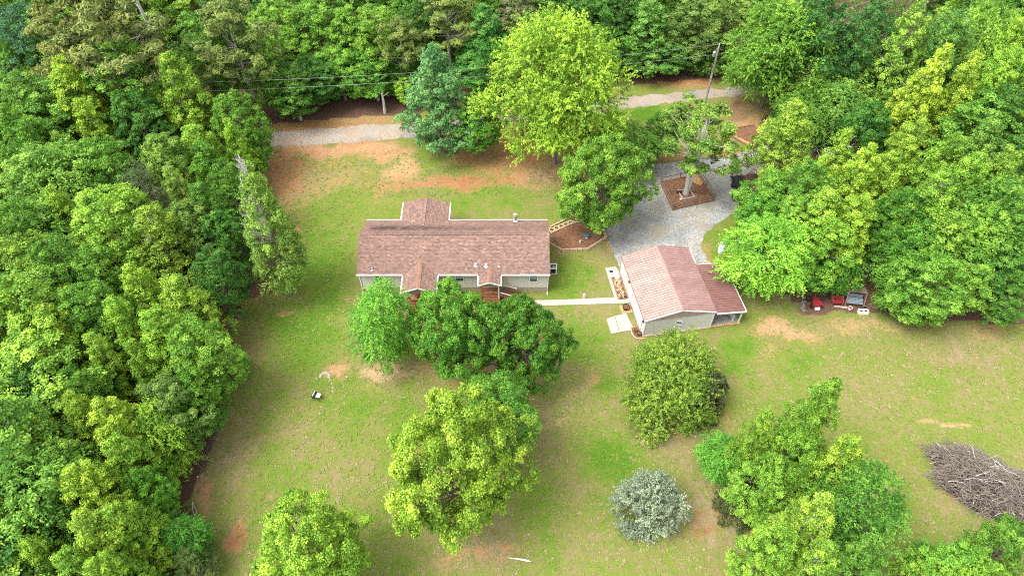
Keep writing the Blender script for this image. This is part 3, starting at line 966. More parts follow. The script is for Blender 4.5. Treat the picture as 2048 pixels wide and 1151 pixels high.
# things round the shed
SM = Matrix.Translation((13.2, 42.15, 0)) @ Matrix.Rotation(SA, 4, 'Z')
def S(u, v, z=0.0): return SM @ Vector((u, v, z))
bd = thing('rubble_bed', 'narrow bed of brown rubble stones between side pad and shed wall', 'stone bed', S(-.55, 6.6, .06), SA)
MB().box((0, 0, .04), (.95, 3.0, .08)).build('soil', M['soil'], bd)
for s in (-1, 1):
    MB().box((s * .47, 0, .07), (.08, 3.1, .16)).build('timber', M['timber'], bd)
    MB().box((0, s * 1.51, .07), (.86, .08, .16)).build('timber', M['timber'], bd)
def stone_mesh(r, seed, mat):
    q = random.Random(seed)
    b = MB()
    n = 7
    vs = []
    for k, (rr, z) in enumerate(((.8, 0), (1.0, .35), (.62, .75))):
        for i in range(n):
            a_ = 2 * math.pi * i / n
            j = q.uniform(.82, 1.15)
            vs.append((r * rr * j * math.cos(a_), r * rr * j * math.sin(a_), r * z * q.uniform(.85, 1.1)))
    fs = [(k * n + i, k * n + (i + 1) % n, (k + 1) * n + (i + 1) % n, (k + 1) * n + i) for k in range(2) for i in range(n)] + [tuple(2 * n + i for i in range(n))]
    b.add(vs, fs, q.uniform(.3, .8))
    return b.mesh('stone', mat)
stones = [stone_mesh(.13, k, M['rubble']) for k in range(5)] + [stone_mesh(.13, k, M['stone']) for k in range(5)]
for k in range(60):
    place('stone', random.choice(stones), bd, (random.uniform(-.36, .36), random.uniform(-1.35, 1.35), .07), (0, 0, random.uniform(0, 6)))
t = thing('white_cylinder', 'white plastic tank lying at the far end of the rubble bed', 'tank', S(-.5, 8.2, .06), SA + rad(8))
b = MB(); b.tube([(0, -.5, .3), (0, -.44, .3), (0, .44, .3), (0, .5, .3)], [.14, .26, .26, .14], 16); b.build('body', M['tankwhite'], t)
b = MB(); b.tube([(0, 0, .55), (0, 0, .62)], .07, 10); b.build('cap', M['white'], t)
for y in (-.3, .3): MB().box((0, y, .04), (.4, .1, .1)).build('foot', M['tankwhite'], t)
def pot(name, label, loc, r, h, mat, plant=False):
    t = thing(name, label, 'plant pot', loc)
    MB().lathe([(r * .75, 0), (r, h * .9), (r * 1.08, h * .9), (r * 1.08, h), (r * .92, h), (r * .9, h * .8)], 18).build('pot', mat, t)
    MB().lathe([(r * .9, h * .78), (r * .9, h * .82)], 18).build('soil', M['soil'], t)
    return t
pot('plant_pot', 'small dark pot at the near end of the rubble bed, nearer the wall', S(-.3, 5.22, .06), .13, .28, M['black'])
pot('plant_pot', 'small brown pot at the near end of the rubble bed, nearer the pad', S(-.72, 5.18, .06), .13, .22, M['terracotta'])
pot('barrel_planter', 'large round black tub planter beside the walkway at the shed wall', S(-.62, 3.72, .08), .36, .42, M['black'])
pot('plant_pot', 'reddish-purple pot on the corner bed left of the garage door', S(-.42, .75, .1), .17, .26, M['terracotta'])
pot('plant_pot', 'black pot on the front left corner of the shed', S(-.18, .25, .1), .24, .3, M['black'])
bd = thing('brick_border', 'small tan paver bed between walkway and garage pad under the black tub', 'paver bed', S(-.6, 3.75, 0), SA)
MB().box((0, 0, .04), (1.0, 1.0, .06)).build('soil', M['straw'], bd)
for k in range(7):
    for x in (-.52, .52): MB().box((x, -.48 + k * .16, .06), (.1, .14, .12), tint=random.uniform(.2, .8)).build('brick', M['stone'], bd)
for k in range(6):
    MB().box((-.4 + k * .16, -.56, .06), (.14, .1, .12), tint=random.uniform(.2, .8)).build('brick', M['stone'], bd)
bd = thing('corner_bed', 'curved tan stone edged bed at the front left shed corner', 'stone bed', S(-.3, .5, 0), SA)
MB().prism([(-.45, .75), (-.5, .0), (-.4, -.45), (-.1, -.7), (.6, -.75), (.45, -.42), (.4, .75)], .0, .09).build('soil', M['mulch'], bd)
pl = [(-.48, .72), (-.52, .4), (-.54, .1), (-.5, -.2), (-.42, -.47), (-.22, -.68), (.05, -.76), (.35, -.78), (.62, -.78)]
for (xa, ya_), (xb, yb_) in zip(pl[:-1], pl[1:]):
    b = MB(); b.bar((xa, ya_, .08), (xb, yb_, .08), .12, .15, random.uniform(.3, .7)); b.build('edging_stone', M['stone'], bd)
t = thing('drain_box', 'small white framed drain box at the far shed corner by the gravel', 'drain box', S(-.85, 9.0, 0), SA)
b = MB()
for s in (-1, 1): b.box((s * .26, 0, .09), (.1, .62, .18)); b.box((0, s * .26, .09), (.42, .1, .179))
b.build('frame', M['white'], t)
MB().box((0, 0, .05), (.42, .42, .06)).build('grate', M['blackmetal'], t)
t = thing('garden_ornament', 'small pink and white ornament standing on grass just above the walkway', 'ornament', W(1168, 595))
MB().lathe([(.16, 0), (.2, .1), (.12, .3), (.05, .42)], 10).build('body', M['pink'], t)
MB().lathe([(.02, .4), (.1, .46), (.12, .54), (.06, .62)], 10).build('head', M['whitestone'], t)
b = MB(); b.bar((.05, 0, .3), (.28, .05, .12), .06, .06); b.build('arm', M['white'], t)

# propane tank
t = thing('propane_tank', 'upright white propane tank on the grass island by the gravel drive', 'propane tank', W(1441.5, 504), rad(0))
MB().lathe([(.34, 0), (.36, .1), (.36, .14)], 20).build('foot_ring', M['tankwhite'], t)
MB().lathe([(.20, .12), (.36, .2), (.40, .3), (.40, 1.15), (.36, 1.28), (.22, 1.36)], 24).build('body', M['tankwhite'], t, smooth=False)
b = MB()
for k in range(11):
    if k in (4, 5): continue
    a_ = 2 * math.pi * k / 11
    b.box((.22 * math.cos(a_), .22 * math.sin(a_), 1.42), (.03, .13, .22), a_)
b.build('valve_collar', M['tankwhite'], t)
MB().lathe([(.05, 1.35), (.05, 1.5), (.09, 1.51), (.09, 1.54)], 10).build('valve', M['blackmetal'], t)

# ------------------------------------------------------------------ mulched bed with stone edging by the house
bedpx = [(1100, 466), (1125, 452), (1150, 441), (1170, 440), (1198, 443), (1210, 476), (1178, 499), (1125, 502), (1101, 490)]
sheet('mulch_bed', bedpx, 0.09, M['mulch'], 0.03, 0.5, thick=1)
c0 = W(1150, 470)
bd = thing('stone_edging', 'low curved wall of tan stone blocks round the mulched bed', 'stone edging', c0)
blocks = []
for k in range(6):
    b = MB(); b.box((0, 0, .11), (.27, .2, .22), tint=random.uniform(.25, .85), taper=.93)
    blocks.append(b.mesh('edging_stone', M['stone']))
def run_stones(pxs, parent, base, gap=.29, z=0.0, two=False):
    for (xa, ya_), (xb, yb_) in zip(pxs[:-1], pxs[1:]):
        a_, b_ = W(xa, ya_), W(xb, yb_)
        L = (b_ - a_).length; n = max(1, round(L / gap))
        ang = math.atan2(b_.y - a_.y, b_.x - a_.x)
        for k in range(n):
            p = a_.lerp(b_, (k + .5) / n) - base
            for zz in ((0, .2) if two else (0,)):
                place('edging_stone', random.choice(blocks), parent, (p.x + random.uniform(-.015, .015), p.y + random.uniform(-.015, .015), z + zz), (0, 0, ang + random.uniform(-.05, .05)))
run_stones([(1099, 489), (1123, 503), (1175, 501), (1212, 477), (1199, 441)], bd, c0, two=True)
run_stones([(1101, 468), (1148, 446), (1170, 444), (1198, 445)], bd, c0)
run_stones([(1100, 455), (1143, 434), (1168, 435)], bd, c0)
ring = MB()
nseg = 12
for k in range(nseg):                       # square block with a round planting hole
    a0, a1 = 2 * math.pi * k / nseg, 2 * math.pi * (k + 1) / nseg
    def sq(a_):
        m_ = max(abs(math.cos(a_)), abs(math.sin(a_)))
        return (.33 * math.cos(a_) / m_, .33 * math.sin(a_) / m_)
    i0, i1 = (.24 * math.cos(a0), .24 * math.sin(a0)), (.24 * math.cos(a1), .24 * math.sin(a1))
    o0, o1 = sq(a0), sq(a1)
    ring.add([(*i0, .2), (*i1, .2), (*o1, .2), (*o0, .2), (*i0, 0), (*i1, 0), (*o1, 0), (*o0, 0)], [(3, 2, 1, 0), (0, 1, 5, 4), (2, 3, 7, 6)])
ring_me = ring.mesh('ring_block', M['stone'])
hole_me = MB().lathe([(.235, 0), (.235, .1)], 12).mesh('hole_soil', M['soil'])
a_, b_ = W(1101, 462), W(1166, 437)
rb = thing('planter_block_row', 'row of tan concrete blocks with round planting holes beside the house', 'block planter', c0)
ang = math.atan2(b_.y - a_.y, b_.x - a_.x)
for k in range(7):
    p = a_.lerp(b_, (k + .3) / 7) - c0
    r_ = place('ring_block', ring_me, rb, (p.x, p.y, 0), (0, 0, ang))
    place('hole_soil', hole_me, r_)
t = thing('blue_stool', 'round blue lid on a stake in the mulched bed', 'garden stand', W(1172, 474))
MB().lathe([(.02, .0), (.02, .3)], 8).build('stake', M['steel'], t)
MB().lathe([(.30, .3), (.36, .34), (.36, .37), (.1, .40)], 16).build('lid', M['blue'], t)
t = thing('pipe_cover', 'white round cap just below the blue lid in the mulched bed', 'pipe cap', W(1173, 477) + Vector((0, 0, .09)))
MB().lathe([(.12, 0), (.13, .12), (.09, .18), (.04, .2)], 12).build('cap', M['white'], t)
t = thing('white_pipe', 'small white pipe stub left of the blue lid in the mulched bed', 'pipe', W(1160, 485) + Vector((0, 0, .09)))
MB().lathe([(.07, 0), (.07, .22), (.09, .22), (.09, .28), (.05, .3)], 10).build('stub', M['white'], t)
MB().lathe([(.14, 0), (.12, .03)], 10).build('collar', M['steel'], t)
t = thing('black_pail', 'black pail lying at the tree foot in the mulched bed', 'pail', W(1190, 457) + Vector((0, 0, .09)))
MB().lathe([(.14, 0), (.18, .3), (.2, .32), (.17, .33)], 12).build('pail', M['black'], t)

# ------------------------------------------------------------------ fenced timber bed round the big tree in the drive
cs_ = [W(1322, 367), W(1396, 352), W(1428, 401), W(1345, 420)]
cc = sum(cs_, Vector()) / 4
sheet('tree_bed_mulch', [(1322, 366), (1396, 351), (1428, 400), (1345, 418)], .28, M['mulch'], 0.0, 5, thick=1)
sheet('straw_patch', [(1378, 360), (1390, 352), (1397, 352.5), (1407, 368), (1400, 375), (1390, 371), (1384, 366)], .285, M['straw'], 0.12, 0.5)
bd = thing('timber_bed', 'square raised timber bed with post and rail fence in the gravel drive', 'raised bed', cc)
def seg(a_, b_, z, w, h, name, mat, parent, ext=0.0):
    d = (b_ - a_).normalized()
    b = MB(); b.bar(a_ - d * ext - parent.location + Vector((0, 0, z)), b_ + d * ext - parent.location + Vector((0, 0, z)), w, h, random.uniform(.3, .7)); return b.build(name, mat, parent)
for i in range(4):
    a_, b_ = cs_[i], cs_[(i + 1) % 4]
    for z in (.09, .25): seg(a_, b_, z, .14, .15, 'timber', M['timber'], bd, .07 if z < .2 else .0)
    mid = a_.lerp(b_, .5)
    for p in (a_, mid):
        MB().box(p - cc + Vector((0, 0, .6)), (.11, .11, 1.2), tint=random.uniform(.3, .7)).build('post', M['wood'], bd)
    for p, q in ((a_, mid), (mid, b_)):
        for z in ((.62, 1.05) if i != 0 else (1.0,)): seg(p, q, z, .04, .11, 'rail', M['wood'], bd)
tc = W(1371, 392)
t = thing('tree_ring', 'small square of pale concrete edging round the forked trunk', 'tree edging', (tc.x, tc.y, .28), rad(17))
for s in (-1, 1):
    MB().box((s * .75, 0, .06), (.14, 1.64, .14)).build('edging_block', M['pinkstone'], t)
    MB().box((0, s * .75, .06), (1.36, .14, .138)).build('edging_block', M['pinkstone'], t)
t = thing('lantern', 'small black lantern with white knob left of the forked trunk', 'lantern', W(1355.5, 386, .28))
MB().lathe([(.14, 0), (.16, .05), (.12, .3), (.17, .32), (.06, .45)], 8).build('body', M['black'], t)
MB().lathe([(.05, .45), (.09, .52), (.05, .58)], 8).build('knob', M['white'], t)
t = thing('black_bucket', 'tiny black bucket between lantern and forked trunk', 'bucket', W(1361, 385, .28))
MB().lathe([(.1, 0), (.13, .25), (.14, .26), (.12, .28)], 10).build('bucket', M['black'], t)
t = thing('white_ball', 'white ball on the brown mulch of the fenced bed', 'ball', W(1361, 400, .28))
MB().lathe([(.05, 0), (.13, .05), (.16, .15), (.13, .25), (.05, .3)], 12).build('ball', M['white'], t, smooth=True)

# ------------------------------------------------------------------ timber terrace by the drive entrance
sheet('terrace_mulch', [(1447, 262), (1507, 253), (1530, 290), (1506, 298)], .2, M['mulch'], .02, 1, thick=1)
sheet('terrace_straw', [(1447, 264), (1470, 262), (1474, 276), (1500, 287), (1504, 296)], .206, M['straw'], .1, .5)
cc = W(1480, 275)
bd = thing('timber_terrace', 'timber edged mulch terrace with a straw strip beside the drive entrance', 'raised bed', cc)
for q in ([(1446, 263), (1508, 252)], [(1446, 263.5), (1507, 300)], [(1508, 252), (1532, 290)]):
    for z in (.08, .22): seg(W(*q[0]), W(*q[1]), z, .16, .14, 'timber', M['timber'], bd)
t = thing('gate_post', 'dark wooden post with a low rail at the drive edge', 'gate post', W(1482, 333))
MB().box((0, 0, .75), (.14, .14, 1.5)).build('post', M['wood'], t)
b = MB(); b.bar((.1, 0, .35), (3.0, 1.0, .35), .06, .12); b.build('rail', M['wood'], t)
# black trailer
t = thing('utility_trailer', 'black metal trailer half hidden under trees on the right drive edge', 'trailer', W(1476, 372), rad(98))
MB().box((0, 0, .5), (2.6, 1.3, .1)).build('bed', M['blackmetal'], t)
for s in (-1, 1):
    for z in (.72, .98):
        b = MB(); b.box((0, s * .64, z), (2.6, .05, .06)); b.build('rail', M['blackmetal'], t)
    for x in (-1.28, 0, 1.28): MB().box((x, s * .64, .77), (.05, .06, .46)).build('stake', M['blackmetal'], t)
    b = MB(); b.tube([(-.1, s * .72, .3), (-.1, s * .9, .3)], .3, 16); b.build('wheel', M['black'], t)
    b = MB(); b.box((-.1, s * .83, .66), (.9, .24, .04)); b.build('fender', M['blackmetal'], t)
b = MB(); b.bar((1.3, .4, .48), (2.3, 0, .45), .07, .07); b.bar((1.3, -.4, .48), (2.3, -.02, .452), .07, .07); b.build('tongue', M['blackmetal'], t)
t = thing('black_bin', 'black bin at the drive edge in front of the trailer', 'bin', W(1469, 398), rad(5))
MB().box((0, 0, .45), (.55, .7, .9), taper=1.12).build('body', M['black'], t)
MB().box((0, 0, .94), (.68, .84, .07)).build('lid', M['black'], t)

# ------------------------------------------------------------------ power line
pole_me = MB().tube([(0, 0, 0), (0, 0, 9.2)], [.17, .12], 12).mesh('pole', M['polewood'])
pb = W(1408, 213); pb.z = 0
def upole(loc, label, full=True, h=9.2):
    t = thing('utility_pole', label, 'utility pole', loc)
    place('pole', pole_me, t)
    MB().lathe([(.03, 0), (.05, .1), (.09, .14), (.06, .22), (.09, .26), (.03, .34)], 10, (0, 0, 9.2)).build('insulator', M['steel'], t)
    if full:
        b = MB(); b.lathe([(.16, 0), (.2, .06), (.2, .62), (.12, .72)], 14, (-.38, 0, 7.7)); tr = b.build('transformer', M['steel'], t)
        MB().lathe([(.03, 0), (.05, .12), (.02, .2)], 8, (-.38, 0, 8.42)).build('bushing', M['whitestone'], tr)
        b = MB(); b.bar((-.25, 0, 8.1), (-.1, 0, 8.1), .06, .1); b.bar((-.3, -.1, 8.75), (.1, 0, 8.75), .05, .07); b.build('bracket', M['steel'], t)
        b = MB(); b.tube([(-.13, -.14, 7.3), (-.13, -.14, 5.2)], .035, 6); b.build('conduit', M['steel'], t)
    return t
upole(pb, 'grey wooden utility pole with small transformer beside the gravel road')
pl_ = Vector((-52, 72.5, 0)); pr_ = Vector((62, 100, 0))
upole(pl_, 'distant utility pole buried in the left woods', False)
upole(pr_, 'distant utility pole buried in the upper right woods', False)
def wire(a_, b_, sag, label):
    n = 24
    pts = []
    for k in range(n + 1):
        s = k / n
        p = Vector(a_).lerp(Vector(b_), s); p.z -= sag * 4 * s * (1 - s)
        pts.append(p)
    o = MB().tube(pts, .015, 5).build('power_line', M['wire'])
    tag(o, label, 'power line', 'overhead power lines along the road')
wire(pb + Vector((0, 0, 9.45)), pl_ + Vector((0, 0, 9.45)), 1.3, 'upper overhead wire running left from the pole above the road')
wire(pb + Vector((0, 0, 8.0)), pl_ + Vector((0, 0, 8.1)), 1.1, 'lower overhead wire running left from the pole above the road')
wire(pb + Vector((0, 0, 9.45)), pr_ + Vector((0, 0, 9.45)), .8, 'upper overhead wire running right from the pole into the trees')
wire(pb + Vector((0, 0, 8.0)), pr_ + Vector((0, 0, 8.1)), .8, 'lower overhead wire running right from the pole into the trees')

# ------------------------------------------------------------------ wire fence along the road
fpx = [(545, 309), (563, 300), (606, 296.5), (647, 293), (686, 290), (725, 287), (764, 284), (804, 280.5), (845, 277), (890, 271), (940, 265), (1000, 258), (1060, 251), (1120, 244), (1180, 235), (1240, 229), (1297, 223)]
fp = [W(*q) for q in fpx]
fb = fp[0]
t = thing('wire_fence', 'thin wire fence on metal stakes between gravel road and lawn', 'fence', fb)
tp = MB().box((0, 0, .5), (.035, .035, 1.0)).mesh('post', M['wood'])
for k, p in enumerate(fp):
    if k == 0: MB().tube([(0, 0, 0), (0, 0, 1.5)], [.1, .09], 8).build('post', M['polewood'], t, label='thick wooden corner post')
    else: place('post', tp, t, p - fb)
for z in (.4, .75, 1.08):
    MB().tube([p - fb + Vector((0, 0, z)) for p in fp], .008, 4).build('wire', M['wire'], t)
t = thing('wire_fence', 'sagging wire fence with rough posts running down the left lawn edge', 'fence', W(539, 338))
lp = [W(*q) for q in ((539, 338), (536, 392), (520, 440), (505, 500), (490, 560), (478, 608), (470, 665), (462, 715), (452, 780), (440, 850), (418, 920), (400, 980), (390, 1020))]
for p in lp:
    MB().tube([p - lp[0], p - lp[0] + Vector((random.uniform(-.06, .06), 0, 1.25))], [.06, .05], 6).build('post', M['wood'], t)
for z in (.5, .95): MB().tube([p - lp[0] + Vector((0, 0, z)) for p in lp], .008, 4).build('wire', M['wire'], t)

# ------------------------------------------------------------------ lawn objects
t = thing('grill', 'small black drum grill with pale side shelf standing alone on left lawn', 'grill', W(633, 796), rad(-15)); t.scale = (.72, .72, .8)
b = MB(); b.tube([(-.12, -.45, .75), (-.12, -.38, .75), (-.12, .38, .75), (-.12, .45, .75)], [.2, .27, .27, .2], 14); b.build('drum', M['black'], t)
b = MB(); b.box((-.14, 0, 1.03), (.12, .8, .05)); b.build('lid_handle', M['steel'], t)
b = MB(); b.box((.42, .05, .76), (.55, .65, .04)); b.build('shelf', M['tankwhite'], t)
b = MB(); b.lathe([(.1, 0), (.1, .12)], 10, (.45, .05, .78)); b.build('pan', M['steel'], t)
for x in (-.3, .6):
    for y in (-.3, .3): MB().box((x, y, .37), (.05, .05, .74)).build('leg', M['blackmetal'], t)
t = thing('stone_arc', 'arched ring of pale pinkish stones on the left lawn above the grill', 'stone ring', W(649, 752))
for k in range(9):
    a_ = rad(-10 + k * 25)
    place('stone', stone_mesh(.15, 40 + k, M['pinkstone']), t, (.42 * math.cos(a_), .42 * math.sin(a_), -.04), (0, 0, k))
for k, (x, y) in enumerate(((.75, -.5), (1.0, -1.0), (1.25, -1.6), (1.35, -2.1), (-.9, -.35), (-1.2, -.75))):
    place('stone', stone_mesh(.10, 60 + k, M['pinkstone']), t, (x * .8, y * .8, -.03), (0, 0, k))
for k, (px_, py_, lb) in enumerate(((696, 758, 'tiny white stake on lawn right of the stone arc'), (796, 747, 'tiny white stake near the bare ground under the front trees'), (447, 607, 'white tipped stake at wood edge nearest the dead topped tree'), (467, 651, 'white tipped stake beside the wood edge on bare brown ground'), (1066, 802, 'tiny white stake right of the dark front trees'), (401, 956, 'white tipped stake on the bare clay at lower left wood edge'))):
    t = thing('marker_stake', lb, 'stake', W(px_, py_ + 4))
    MB().box((0, 0, .35), (.04, .04, .7)).build('stake', M['wood'], t)
    MB().box((0, 0, .76), (.09, .09, .12)).build('tip', M['white'], t)
t = thing('fallen_branch', 'short pale bare branch lying on the lawn right of the lowest yellow tree', 'branch', W(1040, 1117))
MB().tube([(-1.0, .1, .05), (-.3, .0, .1), (.4, -.1, .08), (.9, -.2, .04)], [.02, .05, .09, .03], 6).build('limb', M['whitestone'], t)
t = thing('leaning_stick', 'grey broken stick leaning at the lower left wood edge', 'stick', W(388, 1028))
MB().tube([(0, 0, 0), (.15, .1, .9), (.25, .5, 1.5)], [.07, .06, .04], 6).build('stick', M['palebark'], t)
MB().tube([(.2, .1, .0), (.2, .3, .6), (.2, .5, 1.4)], [.06, .05, .04], 6).build('prop', M['palebark'], t)
t = thing('leaning_stick', 'pale stick on bare ground below the dead topped tree', 'stick', W(478, 622))
MB().tube([(0, 0, 0), (-.1, .3, .5), (-.15, .5, .9)], [.06, .05, .04], 6).build('stick', M['palebark'], t)
MB().box((.0, .05, .05), (.3, .2, .1)).build('foot', M['palebark'], t)

# ------------------------------------------------------------------ yard things by the right-hand wood
t = thing('garden_cart', 'small bright red pointed cart with handle by the right wood', 'cart', W(1630, 612), rad(0))
b = MB(); b.add([(-.5, -.35, .3), (.5, -.35, .3), (.28, .45, .34), (-.28, .45, .34), (-.6, -.45, .75), (.6, -.45, .75), (.3, .6, .72), (-.3, .6, .72)], [(3, 2, 1, 0), (0, 1, 5, 4), (1, 2, 6, 5), (2, 3, 7, 6), (3, 0, 4, 7), (4, 5, 6, 7)])
b.build('tub', M['red'], t)
for s in (-1, 1):
    b = MB(); b.tube([(s * .5, -.2, .25), (s * .6, -.2, .25)], .24, 12); b.build('wheel', M['black'], t)
b = MB(); b.bar((0, .5, .6), (0, 1.2, 1.05), .06, .06); b.build('handle', M['red'], t)
MB().box((0, -.55, .25), (.5, .2, .3)).build('tailboard', M['whitestone'], t)
def bench(name, label, loc, rz, L, seatm, legm):
    t = thing(name, label, 'bench', loc, rz)
    for k in range(4): MB().box((0, -.2 + k * .13, .45), (L, .115, .04), tint=random.uniform(.3, .7)).build('slat', seatm, t)
    for k in range(3): MB().box((0, .28 + k * .04, .6 + k * .14), (L, .035, .12), tint=random.uniform(.3, .7)).build('back_slat', seatm, t)
    for s in (-1, 1):
        MB().box((s * (L / 2 - .1), -.15, .21), (.08, .08, .43)).build('leg', legm, t)
        MB().box((s * (L / 2 - .1), .27, .45), (.08, .08, .9)).build('leg', legm, t)
        MB().box((s * (L / 2 - .1), .03, .66), (.07, .5, .05)).build('armrest', legm, t)
    return t
bench('bench', 'weathered red wooden bench at the edge of the right wood', W(1672, 608), rad(-3), 1.25, M['red'], M['deck'])
t = thing('plank', 'short pale planks lying in front of the red bench', 'planks', W(1681, 613.5), rad(-4))
for k in range(2): MB().box((-.35 + k * .7, -k * .06, .05), (.66, .2, .1), tint=.4 + k * .2).build('board', M['pinkstone'], t)
sw = thing('garden_swing', 'blue-grey slatted garden swing with brown canvas behind, under the right trees', 'garden swing', W(1705, 608), rad(-9))
for k in range(5): MB().box((0, -.32 + k * .14, .55 + k * .05), (1.6, .125, .045), tint=random.uniform(.3, .7)).build('slat', M['bluegrey'], sw)
for k in range(3): MB().box((0, .42 + k * .05, .8 + k * .13), (1.6, .04, .115)).build('back_slat', M['bluegrey'], sw)
for s in (-1, 1):
    b = MB(); b.bar((s * .92, -.6, 0), (s * .92, .25, 1.75), .07, .07); b.bar((s * .921, .9, 0), (s * .921, .25, 1.75), .07, .07); b.build('frame', M['wood'], sw)
    b = MB(); b.tube([(s * .84, 0, .6), (s * .84, .25, 1.75)], .015, 5); b.build('chain', M['steel'], sw)
b = MB(); b.box((0, .7, 1.62), (1.9, 1.1, .05), rx=rad(-14)); b.build('canopy', M['brownfabric'], sw)
pot('white_pot', 'white flower pot between the garden swing and the white trough', W(1699, 618.5), .2, .34, M['whitestone'])
t = thing('block_planter', 'long white concrete trough with two dark holes by the right wood', 'planter', W(1725, 625.5), rad(-1))
b = MB()
for y in (-.2, .2): b.box((0, y, .2), (1.0, .09, .4))
for x in (-.46, 0, .46): b.box((x, 0, .2), (.09, .31, .398))
b.build('shell', M['whitestone'], t)
for x in (-.23, .23): MB().box((x, 0, .12), (.36, .3, .24)).build('soil', M['black'], t)
t = thing('black_pail', 'small dark pail with a shiny handle behind the white trough', 'pail', W(1727, 617))
MB().lathe([(.15, 0), (.19, .3), (.21, .31), (.17, .33)], 12).build('pail', M['black'], t)
b = MB(); b.tube([(.19 * math.cos(k * math.pi / 8), 0, .32 + .2 * math.sin(k * math.pi / 8)) for k in range(9)], .012, 5); b.build('handle', M['steel'], t)
t = thing('log', 'dark straight log lying behind the red cart', 'log', W(1626, 602), rad(-3))
MB().tube([(-1.1, 0, .14), (1.1, .02, .14)], [.14, .11], 9).build('log', M['blackmetal'], t)
t = thing('rock_row', 'row of dark rocks under the tree left of the red cart', 'rocks', W(1607, 612))
for k in range(6):
    place('stone', stone_mesh(.26, 80 + k, M['bark']), t, (-.25 + k * .1 + random.uniform(-.1, .1), -.6 + k * .32, 0), (0, 0, k))
# little grey roofed shed under the trees
t = thing('lean_shed', 'small shed with ribbed grey metal roof just showing between right-hand trees', 'shed', W(1730, 545), rad(25))
MB().box((0, 0, 1.0), (2.2, 1.8, 2.0)).build('wall', M['wood'], t)
rr = MB().box((0, 0, 2.1), (2.5, 2.2, .06), rx=rad(12)).build('roof', M['greyroof'], t)
for k in range(6): MB().box((-1.1 + k * .44, 0, 2.15), (.08, 2.2, .05), rx=rad(12)).build('rib', M['greyroof'], rr)
# neighbour house hidden in the upper right woods
q = W(1700, 135, 3.0)
nh = thing('neighbour_house', 'grey roofed white house glimpsed between trees in the upper right', 'house', (q.x, q.y + 1.5, 0), rad(-28))
MB().box((0, 0, 1.4), (11, 6.6, 2.8)).build('wall', M['white'], nh)
b = MB(); b.add([(-5.8, -3.7, 2.75), (5.8, -3.7, 2.75), (5.8, 3.7, 2.75), (-5.8, 3.7, 2.75), (-5.8, 0, 4.6), (5.8, 0, 4.6)], [(3, 2, 1, 0), (0, 1, 5, 4), (2, 3, 4, 5), (0, 4, 3), (1, 2, 5)])
b.build('roof', M['greyroof'], nh)
MB().box((0, -3.76, 2.72), (11.7, .12, .14)).build('gutter', M['white'], nh)
window(nh, (-2.5, -3.3, 1.6), .9, 1.1, (0, -1), (1, 2)); window(nh, (2.5, -3.3, 1.6), .9, 1.1, (0, -1), (1, 2))
MB().box((0, -3.33, 1.1), (.95, .06, 2.05)).build('door', M['deck'], nh)

# ------------------------------------------------------------------ brush pile
bp = Vector((41.7, 25.9, 0)); ba = math.atan2(-.5, .85)
t = thing('brush_pile', 'big heap of bare grey cut branches on the lower right lawn', 'brush pile', bp, ba)
AX, AY, AZ = 5.8, 2.9, 3.1
b = MB()
vs, fs = [], []
nr, na = 8, 36
for i in range(nr + 1):
    rr_ = i / nr
    for k in range(na):
        a_ = 2 * math.pi * k / na
        j = 1 + .12 * math.sin(3 * a_ + 1) + .06 * math.sin(7 * a_)
        z = AZ * .5 * max(0, 1 - rr_ ** 2.2) + random.uniform(-.12, .12) * (rr_ < .99)
        vs.append((AX * .9 * rr_ * j * math.cos(a_), AY * .9 * rr_ * j * math.sin(a_), max(z, -.02)))
for i in range(nr):
    for k in range(na):
        fs.append((i * na + k, (i + 1) * na + k, (i + 1) * na + (k + 1) % na, i * na + (k + 1) % na))
b.add(vs, fs)
M['pile'] = m_mulch('shade_dark_twigs', (0.018, 0.012, 0.010), (0.05, 0.034, 0.027), (0.11, 0.078, 0.062), 6)  # core near black: shade in the gaps between sticks put into the colour
b.build('packed_core', M['pile'], t)
M['twig'] = simple('grey_twig', (0.165, 0.138, 0.115), 0.9, var=.45, scale=1.5)
def stick(seed, L, r):
    q = random.Random(seed)
    pts, p = [], Vector((-L / 2, 0, 0))
    d = Vector((1, 0, 0))
    for k in range(5):
        pts.append(p.copy())
        d = (d + Vector((0, q.uniform(-.5, .5), q.uniform(-.25, .25)))).normalized()
        p = p + d * L / 4
    b = MB(); b.tube(pts, [r, r * .9, r * .75, r * .6, r * .35], 5, tint=q.uniform(.35, .75))
    if q.random() < .6:
        e = pts[2] + Vector((L * .25, q.choice((-1, 1)) * L * .16, q.uniform(0, .2)))
        b.tube([pts[2], pts[2].lerp(e, .5) + Vector((0, 0, .03)), e], [r * .6, r * .45, r * .2], 4, tint=.5)
    return b
smesh = [stick(k, random.uniform(1.1, 2.9), random.uniform(.024, .055)).mesh('branch', M['palebark'] if k % 8 == 0 else M['twig']) for k in range(18)]
def pile_spot():
    while True:
        x, y = random.uniform(-1, 1), random.uniform(-1, 1)
        if x * x + y * y < .97: break
    z = AZ * .75 * max(0, 1 - (x * x + y * y) ** 1.1)
    a_ = math.atan2(y, x); j = 1 + .14 * math.sin(3 * a_ + 1) + .09 * math.sin(7 * a_) + random.uniform(-.05, .08)
    return Vector((x * AX * .96 * j, y * AY * .96 * j, z * random.uniform(.75, 1.15))), x, y
for k in range(280):
    p, x, y = pile_spot()
    p.x *= .84; p.y *= .82
    ang = random.gauss(0, .7) if random.random() < .6 else random.uniform(0, math.pi)
    place('branch', random.choice(smesh), t, p + Vector((0, 0, random.uniform(.05, .25))), (random.uniform(-.2, .2) - y * .45, x * .25 + random.uniform(-.25, .25), ang))
b = MB()
